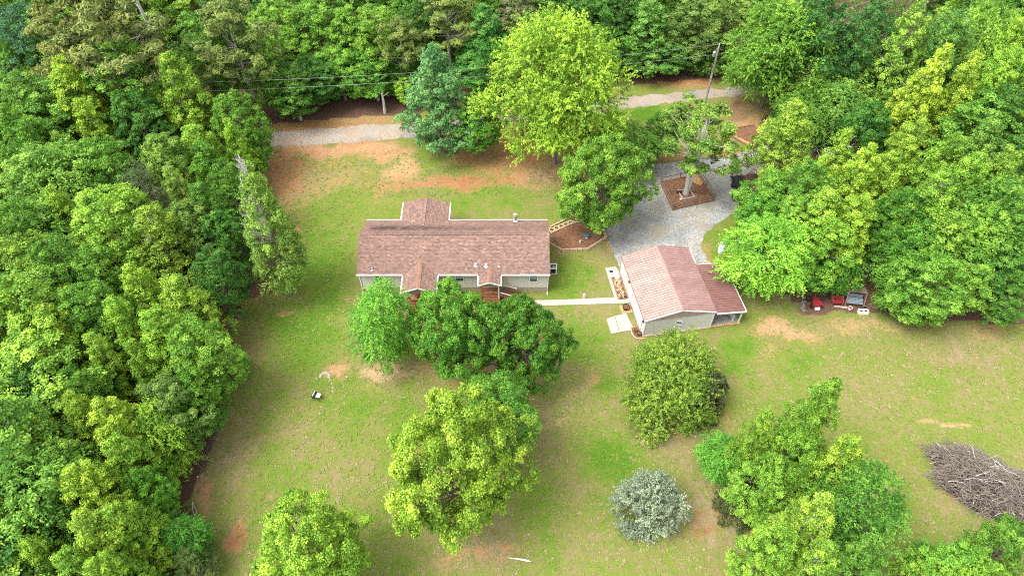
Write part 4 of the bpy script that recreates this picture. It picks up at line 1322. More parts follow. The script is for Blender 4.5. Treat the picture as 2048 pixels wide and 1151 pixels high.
for k in range(1700):
    p, x, y = pile_spot()
    ang = random.gauss(0, .7) if random.random() < .7 else random.uniform(0, math.pi)
    L = random.uniform(.5, 1.9)
    d = Vector((math.cos(ang), math.sin(ang), random.uniform(-.3, .3) - .25 * x * math.cos(ang) - .45 * y * math.sin(ang)))
    m_ = p + Vector((0, 0, random.uniform(0, .22))); pp = Vector((-d.y, d.x, 0)) * random.uniform(-.15, .15)
    b.tube([m_ - d * L / 2, m_ + pp, m_ + d * L / 2], [random.uniform(.014, .03), .02, .008], 3, False, random.uniform(.15, .85))
b.build('twigs', M['twig'], t, kind='stuff')
t2 = thing('hay_clump', 'tan dry straw clump on the upper side of the brush pile', 'straw', W(1990, 934, .9), ba)
b = MB()
for k in range(160):
    p = Vector((random.gauss(0, .5), random.gauss(0, .22), random.uniform(0, .3))); d = Vector((random.uniform(-1, 1), random.uniform(-1, 1), .3)).normalized() * .3
    b.tube([p - d, p + d], [.03, .015], 3, False, random.random())
b.build('straw', M['straw'], t2)

# ================================================================== TREES
def up_norm(a):
    return a / np.maximum(np.linalg.norm(a, axis=-1, keepdims=True), 1e-6)

H0, R0 = 15.0, 3.5
PROF = {
    'cone':   (0.12, lambda t: np.minimum(1, (t / .14 + .05) ** .6) * np.clip(1 - t, 0, 1) ** .62 * 1.12),
    'spire':  (0.10, lambda t: np.minimum(1, (t / .10 + .05) ** .6) * np.clip(1.02 - t, 0, 1) ** .8 * 1.1),
    'round':  (0.22, lambda t: np.clip(1 - (2 * t - .86) ** 2 / 1.31, 0, 1) ** .55),
    'feather': (0.20, lambda t: np.clip(1 - (2 * t - .80) ** 2 / 1.45, 0, 1) ** .6),
    'bush':   (0.0, lambda t: np.clip(1 - (t - .12) ** 2 / .79, 0, 1) ** .6),
    'feather_big': (0.20, lambda t: np.clip(1 - (2 * t - .80) ** 2 / 1.45, 0, 1) ** .6),
    'round_big': (0.20, lambda t: np.clip(1 - (2 * t - .84) ** 2 / 1.35, 0, 1) ** .55),
    'olive': (0.0, lambda t: np.clip(1 - (t - .18) ** 2 / .70, 0, 1) ** .6),
    'cedar':  (0.05, lambda t: np.minimum(1, (t / .10 + .1) ** .6) * np.clip(1.02 - t, 0, 1) ** .75 * 1.1),
    'pine':   (0.5, lambda t: np.clip(1 - (2 * t - .7) ** 2 / 1.7, 0, 1) ** .5),
    'sparse': (0.42, lambda t: np.clip(1 - (2 * t - .9) ** 2 / 1.25, 0, 1) ** .5),
    'silver': (0.0, lambda t: np.clip(1 - (t - .15) ** 2 / .73, 0, 1) ** .6),
}


def make_tree(kind, seed, nb=70, ns=13, nl=18, leaf=.2, H=H0, R=R0):
    g = np.random.default_rng(seed)
    zb_f, prof = PROF[kind]
    zb = zb_f * H
    Hc = H - zb
    # boughs, spread by crown surface
    ts = np.linspace(0.01, .985, 400)
    wgt = prof(ts) + .12
    cdf = np.cumsum(wgt) / wgt.sum()
    t = np.interp((np.arange(nb) + g.random(nb)) / nb, cdf, ts)
    th = np.arange(nb) * 2.39996 + g.normal(0, .35, nb)
    amp = 1.9 if 'big' in kind or kind == 'sparse' else 1.25
    lob = 1 + amp * .13 * np.sin(2 * th + g.uniform(0, 6)) + amp * .10 * np.sin(3 * th + t * 5 + g.uniform(0, 6)) + amp * .08 * np.sin(5 * th - t * 9 + g.uniform(0, 6))
    pr = prof(t)
    rr = pr * R * lob * np.where(g.random(nb) < .22, g.uniform(.1, .55, nb), g.uniform(.66, .93, nb))
    bc = np.stack([rr * np.cos(th), rr * np.sin(th), zb + t * Hc * .97], -1)
    if kind == 'pine': bc = bc[: nb]
    rb = R * g.uniform(.17, .30, nb) * (.62 + .38 * pr) * (.58 if 'big' in kind else .86)
    if kind == 'spire': rb *= .85
    if kind == 'sparse': rb *= .68
    outw = up_norm(np.stack([bc[:, 0], bc[:, 1], np.full(nb, 0.0)], -1)) * pr[:, None] * .75 + np.array([0, 0, .55])
    # sub-clumps on the outer upper side of each bough
    d = g.normal(0, 1, (nb, ns, 3)) + outw[:, None, :] * 1.25
    d = up_norm(d)
    flat = {'pine': .38, 'cone': .8, 'spire': .8, 'round': .72}.get(kind, .75)
    sc = bc[:, None, :] + d * rb[:, None, None] * g.uniform(.72, 1.12, (nb, ns, 1)) * np.array([1.08, 1.08, flat])
    rs = g.uniform(.22, .40, (nb, ns, 1, 1)) * (R / 3.5) ** .3
    tint_c = np.clip(g.normal(.5, .17, (nb, 1)) + g.normal(0, .16, (nb, ns)), 0, 1)
    if kind in ('feather', 'feather_big', 'olive', 'silver', 'cedar'):
        # drooping or upright sprays
        L = g.uniform(.7, 1.5, (nb, ns, 1)) * (.75 if 'feather' not in kind else (1.5 if 'big' in kind else 1.0))
        hd = up_norm(d * np.array([1, 1, .45]) + g.normal(0, .35, (nb, ns, 3)) + (np.array([0, 0, .5]) if kind in ('silver', 'cedar', 'olive') else np.array([0, 0, .4 if 'big' in kind else .15])))
        s = np.linspace(.05, 1, nl)[None, None, :, None]
        droop = np.array([0, 0, -1.0]) * (.22 if 'big' in kind else 0.6 if kind == 'feather' else .12)
        lc = sc[:, :, None, :] + hd[:, :, None, :] * s * L[..., None] + droop * s ** 2 * L[..., None] + g.normal(0, .075, (nb, ns, nl, 3))
        nrm = d[:, :, None, :] * .5 + np.array([0, 0, .8]) + g.normal(0, .5, (nb, ns, nl, 3))
        tng = g.normal(0, 1, (nb, ns, nl, 3)) + hd[:, :, None, :] * .8
        wid = .5
    else:
        off = g.normal(0, 1, (nb, ns, nl, 3))
        off = up_norm(off) * g.random((nb, ns, nl, 1)) ** .5
        lc = sc[:, :, None, :] + off * rs * np.array([1, 1, .7])
        nrm = d[:, :, None, :] * .7 + off * .6 + np.array([0, 0, .55]) + g.normal(0, .6, (nb, ns, nl, 3))
        tng = g.normal(0, 1, (nb, ns, nl, 3))
        wid = .72 if kind != 'pine' else .28
    lc = lc.reshape(-1, 3); nrm = up_norm(nrm.reshape(-1, 3)); tng = tng.reshape(-1, 3)
    tng = up_norm(tng - nrm * (tng * nrm).sum(-1, keepdims=True))
    btg = np.cross(nrm, tng)
    n = len(lc)
    sz = leaf * g.uniform(.7, 1.3, (n, 1))
    fold = nrm * sz * .12
    v = np.stack([lc - tng * sz * .55, lc + btg * sz * .5 * wid + fold, lc + tng * sz * .6, lc - btg * sz * .5 * wid + fold], 1).reshape(-1, 3)
    v[:, 2] = np.maximum(v[:, 2], .03)
    me = bpy.data.meshes.new('crown')
    quads_mesh(me, v, np.arange(n * 4).reshape(-1, 4))
    tint = np.clip(np.repeat(tint_c.reshape(-1), nl) + g.normal(0, .2, n), 0, 1)
    a = me.attributes.new('tint', 'FLOAT', 'FACE'); a.data.foreach_set('value', tint.astype(np.float32))
    me.materials.append(M['leaf'])
    # trunk and limbs
    b = MB()
    q = random.Random(seed)
    top = H * (.86 if kind not in ('bush', 'silver') else .55)
    pts = [Vector((0, 0, 0))] + [Vector((q.uniform(-.18, .18), q.uniform(-.18, .18), top * k / 6)) for k in range(1, 7)]
    r0 = .23 if kind not in ('bush', 'silver') else .12
    b.tube(pts, [r0 * 1.25, r0, r0 * .85, r0 * .7, r0 * .5, r0 * .35, r0 * .15], 8)
    order = np.argsort(-rr)
    for k in order[:(70 if 'big' in kind else 26)]:
        e = Vector(bc[k])
        z0 = max(zb * .8 + .3, e.z - rr[k] * q.uniform(.5, .9))
        z0 = min(z0, top * .95)
        s = Vector((0, 0, z0))
        m_ = s.lerp(e, .55) + Vector((0, 0, -.12 * rr[k]))
        rl = r0 * (.42 - .25 * z0 / H)
        b.tube([s, m_, e], [rl, rl * .65, rl * .25], 5, False)
        for _ in range(2):
            e2 = e + Vector(g.normal(0, .45, 3)) * float(rb[k]) + (e - m_) * .2
            b.tube([m_.lerp(e, .7), e2], [rl * .35, rl * .1], 4, False)
    return me, b


TREES = {}
def variant(kind, seeds, bark='bark', **kw):
    for s in seeds:
        me, b = make_tree(kind, s, **kw)
        tm = b.mesh('trunk', M[bark])
        TREES.setdefault(kind, []).append((me, tm))


variant('cone', (11, 12, 13, 14), nb=135, ns=14, nl=20, leaf=.16)
variant('spire', (21, 22), nb=130, ns=14, nl=18, leaf=.16)
variant('round', (31, 32, 33, 34), nb=135, ns=14, nl=20, leaf=.16)
variant('feather', (41, 42, 43), nb=110, ns=15, nl=20, leaf=.19)
variant('cedar', (51, 52), nb=90, ns=12, nl=14, leaf=.17)
variant('pine', (61, 62), nb=60, ns=16, nl=22, leaf=.34, bark='palebark')
variant('sparse', (71,), bark='palebark', nb=88, ns=12, nl=18, leaf=.2)
variant('bush', (81, 82), nb=80, ns=13, nl=16, H=5.0)
variant('feather_big', (45,), nb=260, ns=17, nl=22, leaf=.25, R=7.5, H=18)
variant('round_big', (35, 36), nb=230, ns=17, nl=22, leaf=.19, R=6.0, H=14)
variant('olive', (85,), nb=190, ns=15, nl=20, leaf=.17, R=4.8, H=6)
variant('silver', (91,), nb=110, ns=14, nl=15, leaf=.2, H=5.0, bark='palebark')

Y = (.215, .36, .015); YG = (.165, .32, .015); G = (.095, .235, .014); D = (.055, .165, .016); O = (.145, .21, .05)
TAN = (.165, .21, .058); BL = (.10, .25, .085); SIL = (.225, .295, .19); BR = (.10, .29, .014); OL = (.17, .225, .035); DC = (.085, .115, .045); BY = (.215, .385, .012)
tree_i = 0
LEAFK = 1.27
NAMES = {'cone': 'broadleaf_tree', 'spire': 'broadleaf_tree', 'round': 'broadleaf_tree', 'feather': 'broadleaf_tree', 'cedar': 'cedar_tree', 'pine': 'pine_tree', 'sparse': 'broadleaf_tree', 'bush': 'shrub', 'silver': 'shrub'}


def T(tx, ty, h, w, kind, col, label, group=None, base=None, var=None, name=None, rz=None):
    """a tree whose top shows at tx, ty, h metres tall, w photo pixels wide"""
    global tree_i
    p = W(tx, ty + 6, h * .965) if base is None else W(*base)
    zf, prof = PROF[kind]
    ts = np.linspace(.05, 1, 24); pr = prof(ts)
    for _ in range(5):
        d = depth_of((p.x, p.y, h * .5))
        r = w / 2 / FPX * d
        z = h * (zf + ts * (1 - zf))
        yy = p.y + pr * r * .93
        wv_ = yy * _F[1] + (z - CAM_H) * _F[2]
        vis = (575.5 - FPX * (yy * _U[1] + (z - CAM_H) * _U[2]) / wv_).min()
        if base is None: p.y += (vis - ty) * d / FPX / math.sin(_p + math.atan((ty - 575.5) / FPX))
        else: h = max(2.0, h + (vis - ty) * d / FPX / math.cos(_p + math.atan((ty - 575.5) / FPX)))
    if base is None: p.x = (tx - 1024) / FPX * depth_of((0, p.y, h * .9))
    k_top = 1.0
    vs = TREES[kind]
    i = tree_i if var is None else var
    me, tm = vs[i % len(vs)]
    hh = {'bush': 5.0, 'silver': 5.0, 'olive': 6.0, 'feather_big': 18.0, 'round_big': 14.0}.get(kind, H0)
    rr0 = {'feather_big': 7.5, 'round_big': 6.0, 'olive': 4.8}.get(kind, R0)
    nm = name or NAMES.get(kind, 'broadleaf_tree')
    t = thing(nm, label, 'shrub' if nm == 'shrub' else 'tree', (p.x, p.y, 0), rz if rz is not None else (tree_i * 2.1) % 6.28, group)
    k = r / rr0 * .93
    t.scale = (k, k, h / hh)
    c = place('crown', me, t)
    j = random.uniform(.9, 1.1)
    j *= LEAFK
    c.color = (col[0] * j * random.uniform(.94, 1.06), col[1] * j, col[2] * random.uniform(.8, 1.2), 1)
    place('trunk', tm, t)
    tree_i += 1
    return t

GL, GT, GR, GF = 'trees of the left wood', 'trees of the wood behind the road', 'trees of the right wood', 'trees on the lawn'
# --- single trees
T(1130, 30, 20.5, 256, 'feather_big', BY, 'huge bright yellow-green feathery tree standing behind the mulched bed and house', GF, base=(1110, 328))
T(880, 85, 17, 158, 'cone', BL, 'tall blue-green tree beside the gravel road, behind the house', GF, base=(884, 305))
T(957, 192, 8.5, 100, 'round', BR, 'small bright green tree tucked between the blue-green and the huge yellow tree', GF)
T(1228, 268, 12.0, 178, 'round_big', (.125, .27, .014), 'round grey-trunked tree growing in the mulched bed beside the house', GF, base=(1194, 456), var=1)
T(1268, 245, 7, 96, 'feather', G, 'soft green small tree between the huge yellow tree and the fenced bed', GF)
T(1332, 222, 7, 74, 'round', D, 'small dark green tree just left of the forked sparse tree', GF)
sparse = T(1400, 196, 13.6, 164, 'sparse', (.12, .24, .025), 'sparse tree with forked pale trunk inside the fenced timber bed', GF, base=(1371, 391))
b = MB()
b.tube([(.1, 0, 0), (.55, .1, 5), (.75, .2, 9.5), (.6, .3, 12.5)], [.2, .14, .07, .03], 8)
for k in range(18):
    a_ = k * 2.4; z = 6.0 + k * .3
    L = random.uniform(1.2, 3.2)
    p = Vector((.4, .1, z)); d = Vector((math.cos(a_), math.sin(a_), random.uniform(.0, .5)))
    e = p + d * L
    b.tube([p, p.lerp(e, .5) + Vector((0, 0, -.1)), e], [.045, .03, .01], 5, False)
    for _ in range(4):
        s = p.lerp(e, random.uniform(.4, .9)); b.tube([s, s + Vector((random.uniform(-.6, .6), random.uniform(-.6, .6), random.uniform(0, .5)))], [.025, .008], 4, False)
bo = b.build('bare_limbs', M['palebark'], sparse); bo.scale = (1 / sparse.scale[0], 1 / sparse.scale[1], 15 / 13.6)
dead = T(500, 324, 18.0, 132, 'cone', (.185, .32, .045), 'tall narrow tree with bare pale branches up its left side at left lawn edge', GF)
b = MB()
for k in range(46):
    z = 15.2 - k * .19
    a_ = math.pi + random.uniform(-1.1, 1.1) - .3
    L = .45 + (15.2 - z) * .30 * random.uniform(.7, 1.15)
    p = Vector((0, 0, z)); e = p + Vector((math.cos(a_) * L, math.sin(a_) * L, L * .55))
    b.tube([p, p.lerp(e, .5) + Vector((0, 0, -.05)), e], [.085, .06, .02], 5, False)
    for _ in range(5):
        s = p.lerp(e, random.uniform(.3, .95)); b.tube([s, s + Vector((random.uniform(-.5, .2), random.uniform(-.4, .4), random.uniform(.1, .7)))], [.035, .01], 4, False)
b.tube([(0, 0, 6), (-.1, 0, 11), (-.25, 0, 15.4)], [.14, .1, .03], 6)
b.build('dead_branches', M['palebark'], dead); dead.rotation_euler = (0, 0, 0.3)
# trees in front of the house
T(757, 566, 11.5, 118, 'feather', BR, 'left tree of the front clump, light green, partly hiding the left porch', GF, base=(786, 724), var=1)
T(905, 566, 12.5, 180, 'round_big', (.085, .25, .013), 'middle tree of the front clump between the two porches', GF, var=2)
T(1046, 588, 12, 168, 'round_big', (.068, .205, .012), 'right darker tree of the front clump by the end of the house', GF, var=3)
T(996, 748, 9.5, 160, 'round', G, 'mid green tree directly behind the big yellow lawn tree', GF, var=0)
T(903, 778, 18.5, 258, 'round_big', Y, 'big broad yellow-green tree alone on the front lawn, lower centre', GF, var=1)
T(590, 1000, 13, 246, 'round_big', (.19, .36, .016), 'yellow-green tree cut off by the bottom edge, left of centre', GF, var=2)
T(1358, 684, 6.4, 200, 'olive', (.16, .26, .022), 'broad olive feathery shrub on the lawn below the shed', GF, name='shrub', var=0)
T(1430, 745, 5.0, 84, 'bush', DC, 'dense dark greyish shrub hugging the right side of the olive shrub', GF)
T(1310, 948, 5.2, 130, 'silver', SIL, 'silvery grey-green round shrub alone on the lower lawn', GF)
# lower right clump
T(1662, 755, 15, 118, 'cone', YG, 'tallest pointed tree of the lower right clump', GF)
T(1532, 812, 13, 92, 'spire', YG, 'narrow pointed tree on upper left of the lower right clump', GF)
T(1600, 850, 11, 110, 'round', (.135, .29, .014), 'mid green tree inside the lower right clump', GF)
T(1702, 868, 13, 128, 'cone', Y, 'yellow tree on the right of the lower right clump', GF)
T(1455, 868, 6, 88, 'feather', (.08, .28, .014), 'bright green feathery small tree at the left end of lower right clump', GF)
T(1490, 955, 5, 92, 'bush', DC, 'dull dark shrub at the lower left foot of the lower right clump', GF)
T(1545, 905, 9, 130, 'round', (.13, .28, .014), 'green leafy tree low in front of the lower right clump', GF)
T(1645, 985, 14, 130, 'cone', (.23, .36, .02), 'orange-tinged yellow tree with pale dead twigs near lower right bottom', GF)
T(1560, 1040, 12, 118, 'round', YG, 'yellow-green tree at the bottom edge below the lower right clump', GF)
T(1752, 930, 12, 170, 'feather', (.08, .225, .014), 'tall mid green feathery tree left of the brush pile', GF)
T(1720, 1060, 10, 130, 'round', G, 'green tree at the bottom edge left of the brush pile', GF)
T(1655, 1080, 12, 120, 'cone', YG, 'yellow-green tree at the bottom edge between the orange-tinged tree and feathery tree', GF)
T(1938, 1072, 9, 150, 'round', (.10, .28, .016), 'light green tree at bottom right below the brush pile', GF)
T(2048, 1030, 10, 124, 'round', G, 'darker green tree in the bottom right corner', GF)
T(1865, 1100, 7, 100, 'round', YG, 'small yellow-green tree at bottom edge right of the feathery tree', GF)
T(1985, 1110, 10, 130, 'round', YG, 'low yellow-green tree on bottom edge near the right corner', GF)

# --- left wood: top x, top y, height, width, kind, colour, label
for r in [
    (35, 5, 20, 140, 'round', (.05, .15, .055), 'dark bluish-green tree in the top left corner'),
    (195, -40, 24, 200, 'pine', TAN, 'tan-needled pine near the top left corner, left of the leaning bare trunk'),
    (120, -30, 23, 150, 'pine', TAN, 'tan-needled pine behind, nearer the top left corner'),
    (105, 60, 17, 120, 'round', (.10, .23, .03), 'pale green tree below the dark bluish corner tree'),
    (15, 78, 17, 100, 'cone', G, 'green tree on the left edge under the corner tree'),
    (222, 74, 18, 150, 'round', (.115, .27, .018), 'spreading light green tree below the tan pines'),
    (122, 112, 18, 130, 'cone', Y, 'large pointed yellow-green tree left of the spreading light green one'),
    (165, 190, 15, 104, 'spire', Y, 'slim yellow-green tree in front of the large pointed one'),
    (342, 98, 18, 128, 'cone', YG, 'pale pointed tree near the top of the left wood, before the olive tree'),
    (452, -5, 20, 148, 'pine', O, 'olive round-clumped tree left of the road bank, at the top edge'),
    (385, 20, 18, 116, 'round', G, 'green tree between tan pine and olive tree'),
    (262, 178, 14, 112, 'round', D, 'dark tree between the two pale pointed trees'),
    (32, 140, 16, 104, 'round', (.10, .23, .025), 'dull green tree on left edge beside the large pointed tree'),
    (12, 205, 15, 100, 'cone', G, 'green pointed tree on left edge, above the broad pale one'),
    (50, 232, 15, 112, 'round', G, 'round green tree left of the slim yellow tree'),
    (115, 262, 15, 110, 'cone', (.13, .27, .02), 'light green pointed tree under the slim yellow tree'),
    (457, 230, 13, 84, 'spire', (.19, .36, .014), 'bright yellow narrow tree just left of the road end'),
    (385, 245, 14, 112, 'cone', YG, 'yellowish green tree left of the bright narrow one'),
    (466, 178, 13, 100, 'round', G, 'green tree at the left end of the road'),
    (492, 252, 9, 62, 'round', (.10, .26, .015), 'small bright tree overhanging the left end of the road'),
    (318, 262, 14, 100, 'round', (.13, .25, .03), 'soft pale green tree above the dark cedar'),
    (60, 300, 16, 140, 'round', (.13, .27, .03), 'broad pale green tree near the left edge, above the middle'),
    (185, 270, 15, 120, 'round', G, 'green tree left of the dark cedar'),
    (272, 322, 16, 122, 'cedar', DC, 'dark grey-brown feathery cedar in the middle of the left wood'),
    (405, 280, 14, 100, 'cone', G, 'green tree between the narrow bright tree and the dark cedar'),
    (342, 325, 15, 96, 'spire', (.19, .30, .05), 'pale whitish-green slim tree right of the dark cedar'),
    (396, 358, 14, 100, 'cone', (.085, .23, .014), 'green pointed tree left of the dead-branched tree'),
    (448, 318, 13, 90, 'round', G, 'shaded green tree behind the dead-branched tree'),
    (208, 364, 17, 160, 'round', YG, 'big domed yellow-green tree in the left wood, below the cedar'),
    (295, 408, 16, 138, 'cone', (.18, .31, .022), 'large pale green dome right of the big yellow-green dome'),
    (105, 372, 15, 104, 'cone', (.2, .33, .016), 'yellowish tree left of the big domed tree'),
    (28, 398, 15, 110, 'round', G, 'green tree on left edge at mid height'),
    (368, 396, 13, 104, 'round', (.12, .21, .035), 'dull olive-green tree right of the large pale dome'),
    (430, 418, 12, 88, 'round', (.055, .175, .015), 'deep green tree behind the dead-branched tree at wood edge'),
    (28, 462, 15, 130, 'round', (.15, .29, .02), 'broad light green tree on left edge just below the middle'),
    (100, 470, 15, 120, 'round', G, 'green tree beneath the big domed tree, left side'),
    (175, 490, 14, 110, 'round', (.11, .26, .015), 'green tree under the big domed tree'),
    (262, 526, 14, 112, 'cone', Y, 'brightest yellow tree in the middle of the left wood'),
    (345, 545, 14, 128, 'cone', (.19, .32, .02), 'yellow-green tree right of the brightest yellow one'),
    (420, 492, 12, 104, 'round', D, 'dark tree at the wood edge above the bare brown corner'),
    (160, 560, 15, 120, 'round', (.10, .25, .018), 'mid green tree left of the brightest yellow one'),
    (88, 606, 15, 108, 'cone', Y, 'pointed yellow-green tree in the lower left wood, left of mid'),
    (18, 556, 15, 124, 'round', (.17, .30, .02), 'light green tree on left edge below the middle'),
    (185, 660, 14, 104, 'spire', Y, 'slim round-topped yellow tree in the lower left wood'),
    (265, 672, 13, 92, 'spire', YG, 'slim yellow-green tree right of the slim yellow one'),
    (228, 590, 15, 110, 'cone', YG, 'yellow-green tree under the brightest yellow one'),
    (308, 612, 15, 140, 'cone', YG, 'wide yellow-green tree near the wood edge, left of bare ground'),
    (380, 632, 14, 128, 'round', (.14, .30, .016), 'leafy tree at the wood edge beside the bare brown corner'),
    (372, 735, 11, 100, 'round', G, 'green tree at the bulging wood edge by the small feathery bush'),
    (325, 748, 12, 118, 'round', (.10, .20, .03), 'dull brownish-green tree behind the bulging wood edge'),
    (50, 720, 13, 140, 'round', D, 'dark shaded tree on the left edge, lower part'),
    (140, 735, 13, 104, 'round', G, 'green tree right of the dark shaded left edge tree'),
    (464, 700, 3.6, 44, 'feather', (.12, .33, .012), 'tiny bright feathery tree sticking out of the wood edge onto lawn'),
    (58, 832, 14, 120, 'cone', (.18, .32, .018), 'yellow-green tree near left edge above the corner'),
    (145, 785, 14, 110, 'cone', Y, 'pointed yellow tree left of the broad lower yellow tree'),
    (205, 795, 14, 140, 'cone', Y, 'broad yellow-green tree in the lower left wood'),
    (305, 800, 11, 96, 'feather', YG, 'feathery light green tree near the lower wood edge'),
    (320, 806, 10, 88, 'round', (.075, .24, .014), 'rich green tree at lower wood edge'),
    (228, 870, 13, 124, 'cone', YG, 'yellow-green tree at the lower edge of the left wood'),
    (150, 925, 15, 140, 'cone', Y, 'wide yellow tree above the bottom left corner'),
    (110, 880, 13, 110, 'round', (.13, .27, .02), 'light green tree left of the wide yellow tree'),
    (20, 905, 13, 110, 'round', G, 'green tree on left edge near the bottom'),
    (105, 985, 12, 100, 'round', (.07, .19, .02), 'shaded green tree just above the bottom left corner'),
    (25, 1000, 13, 100, 'cone', (.18, .32, .02), 'yellowish tree in the bottom left corner'),
    (165, 1020, 14, 150, 'cone', (.21, .35, .016), 'large yellow-green tree at the bottom edge, left'),
    (222, 1005, 13, 120, 'cone', YG, 'yellow-green tree at bottom edge near the bare clay'),
    (272, 930, 10, 84, 'round', (.10, .28, .014), 'green tree at the lowest wood edge by leaning sticks'),
    (352, 1030, 6.5, 80, 'feather', (.06, .235, .018), 'vivid green feathery tree by the red clay patch'),
    (368, 1095, 6, 88, 'cedar', (.085, .145, .03), 'dark olive cedar at the bottom edge by the red clay'),
    (60, 1075, 13, 110, 'cone', YG, 'yellow-green tree cut by the bottom edge, far left'),
    (130, 1095, 13, 120, 'cone', (.15, .3, .018), 'light green tree cut by the bottom edge, left'),
    (190, 1110, 13, 120, 'cone', YG, 'yellow-green tree cut by the bottom edge beside the cedar'),
]:
    T(r[0], r[1], r[2] * .86, r[3] * 1.06, *r[4:], GL)

# --- wood behind the road
for r in [
    (645, 108, (645, 208), 112, 'round', (.055, .175, .018), 'dark green tree on the middle of the road bank'),
    (690, 92, (692, 200), 96, 'round', (.13, .30, .014), 'fresh green tree above the two bank trunks, left'),
    (745, 92, (748, 194), 124, 'round', (.085, .235, .016), 'green tree over the two grey trunks on the bank'),
    (562, 122, (600, 238), 116, 'round', (.07, .185, .02), 'dense dark tree on the bank at the left end of the road'),
    (805, 112, (812, 192), 74, 'round', D, 'shaded tree left of the blue-green tree'),
    (800, 152, (815, 211), 52, 'round', (.19, .36, .014), 'yellow-green sapling on the bank left of the blue-green tree'),
    (592, 50, (590, 180), 116, 'round', (.13, .29, .018), 'bright green tree above the left road bank'),
    (975, 70, (978, 190), 136, 'round', (.05, .175, .018), 'dark dense tree between the blue-green and the huge yellow tree'),
    (1215, 55, (1225, 150), 104, 'round', D, 'dark tree on the bank right of the huge yellow tree'),
    (1315, 62, (1325, 142), 116, 'round', (.075, .20, .025), 'green tree on the bank behind the power lines'),
    (1390, 75, (1394, 140), 96, 'feather', (.07, .165, .025), 'dark layered tree on the bank left of the pole'),
]:
    T(r[0], r[1], 9, r[3], r[4], r[5], r[6], GT, base=r[2])
for r in [
    (545, -5, 11, 116, 'round', (.14, .29, .02), 'light yellow-green tree at top edge right of the olive tree'),
    (505, 50, 13, 110, 'round', (.12, .27, .02), 'light green tree under the top edge left of the road bank'),
    (622, 0, 11, 120, 'round', G, 'green tree at the top edge above the left road bank'),
    (690, 5, 12, 116, 'cone', (.12, .28, .016), 'light green tree at top edge, left of centre'),
    (752, 8, 12, 120, 'round', YG, 'yellow-topped green tree at the top edge, left of centre'),
    (797, 32, 12, 88, 'pine', O, 'olive-brown tree between the green ones left of the blue-green tree'),
    (890, -30, 13, 128, 'pine', O, 'pale olive round-clumped tree at the top edge behind the blue-green tree'),
    (832, 0, 11, 84, 'round', D, 'dark tree at the top edge left of the pale olive one'),
    (970, 5, 12, 120, 'cone', (.065, .20, .03), 'deep green tree at the top edge right of the pale olive one'),
    (1040, -15, 12, 104, 'pine', (.14, .16, .06), 'brownish-olive tree at the top edge left of the huge yellow tree'),
    (1105, -20, 11, 120, 'round', D, 'dark tree behind the top of the huge yellow tree'),
    (1178, -10, 11, 110, 'round', (.055, .175, .02), 'dark green tree behind the right shoulder of the huge yellow tree'),
    (1302, -5, 11, 128, 'cone', (.10, .24, .03), 'pale green layered tree at the top edge left of the pole'),
    (1398, -5, 10, 124, 'round', (.105, .19, .035), 'olive green tree at top edge behind the pole'),
    (1465, -10, 11, 110, 'round', (.13, .22, .035), 'yellowish olive tree at top edge right of the pole'),
    (1240, -8, 10, 90, 'round', (.05, .15, .02), 'shaded tree at top edge between the huge yellow and pale layered trees'),
    (1460, 55, 6, 70, 'round', (.06, .17, .02), 'low dark tree directly behind the pole top'),
]:
    T(*r, GT)
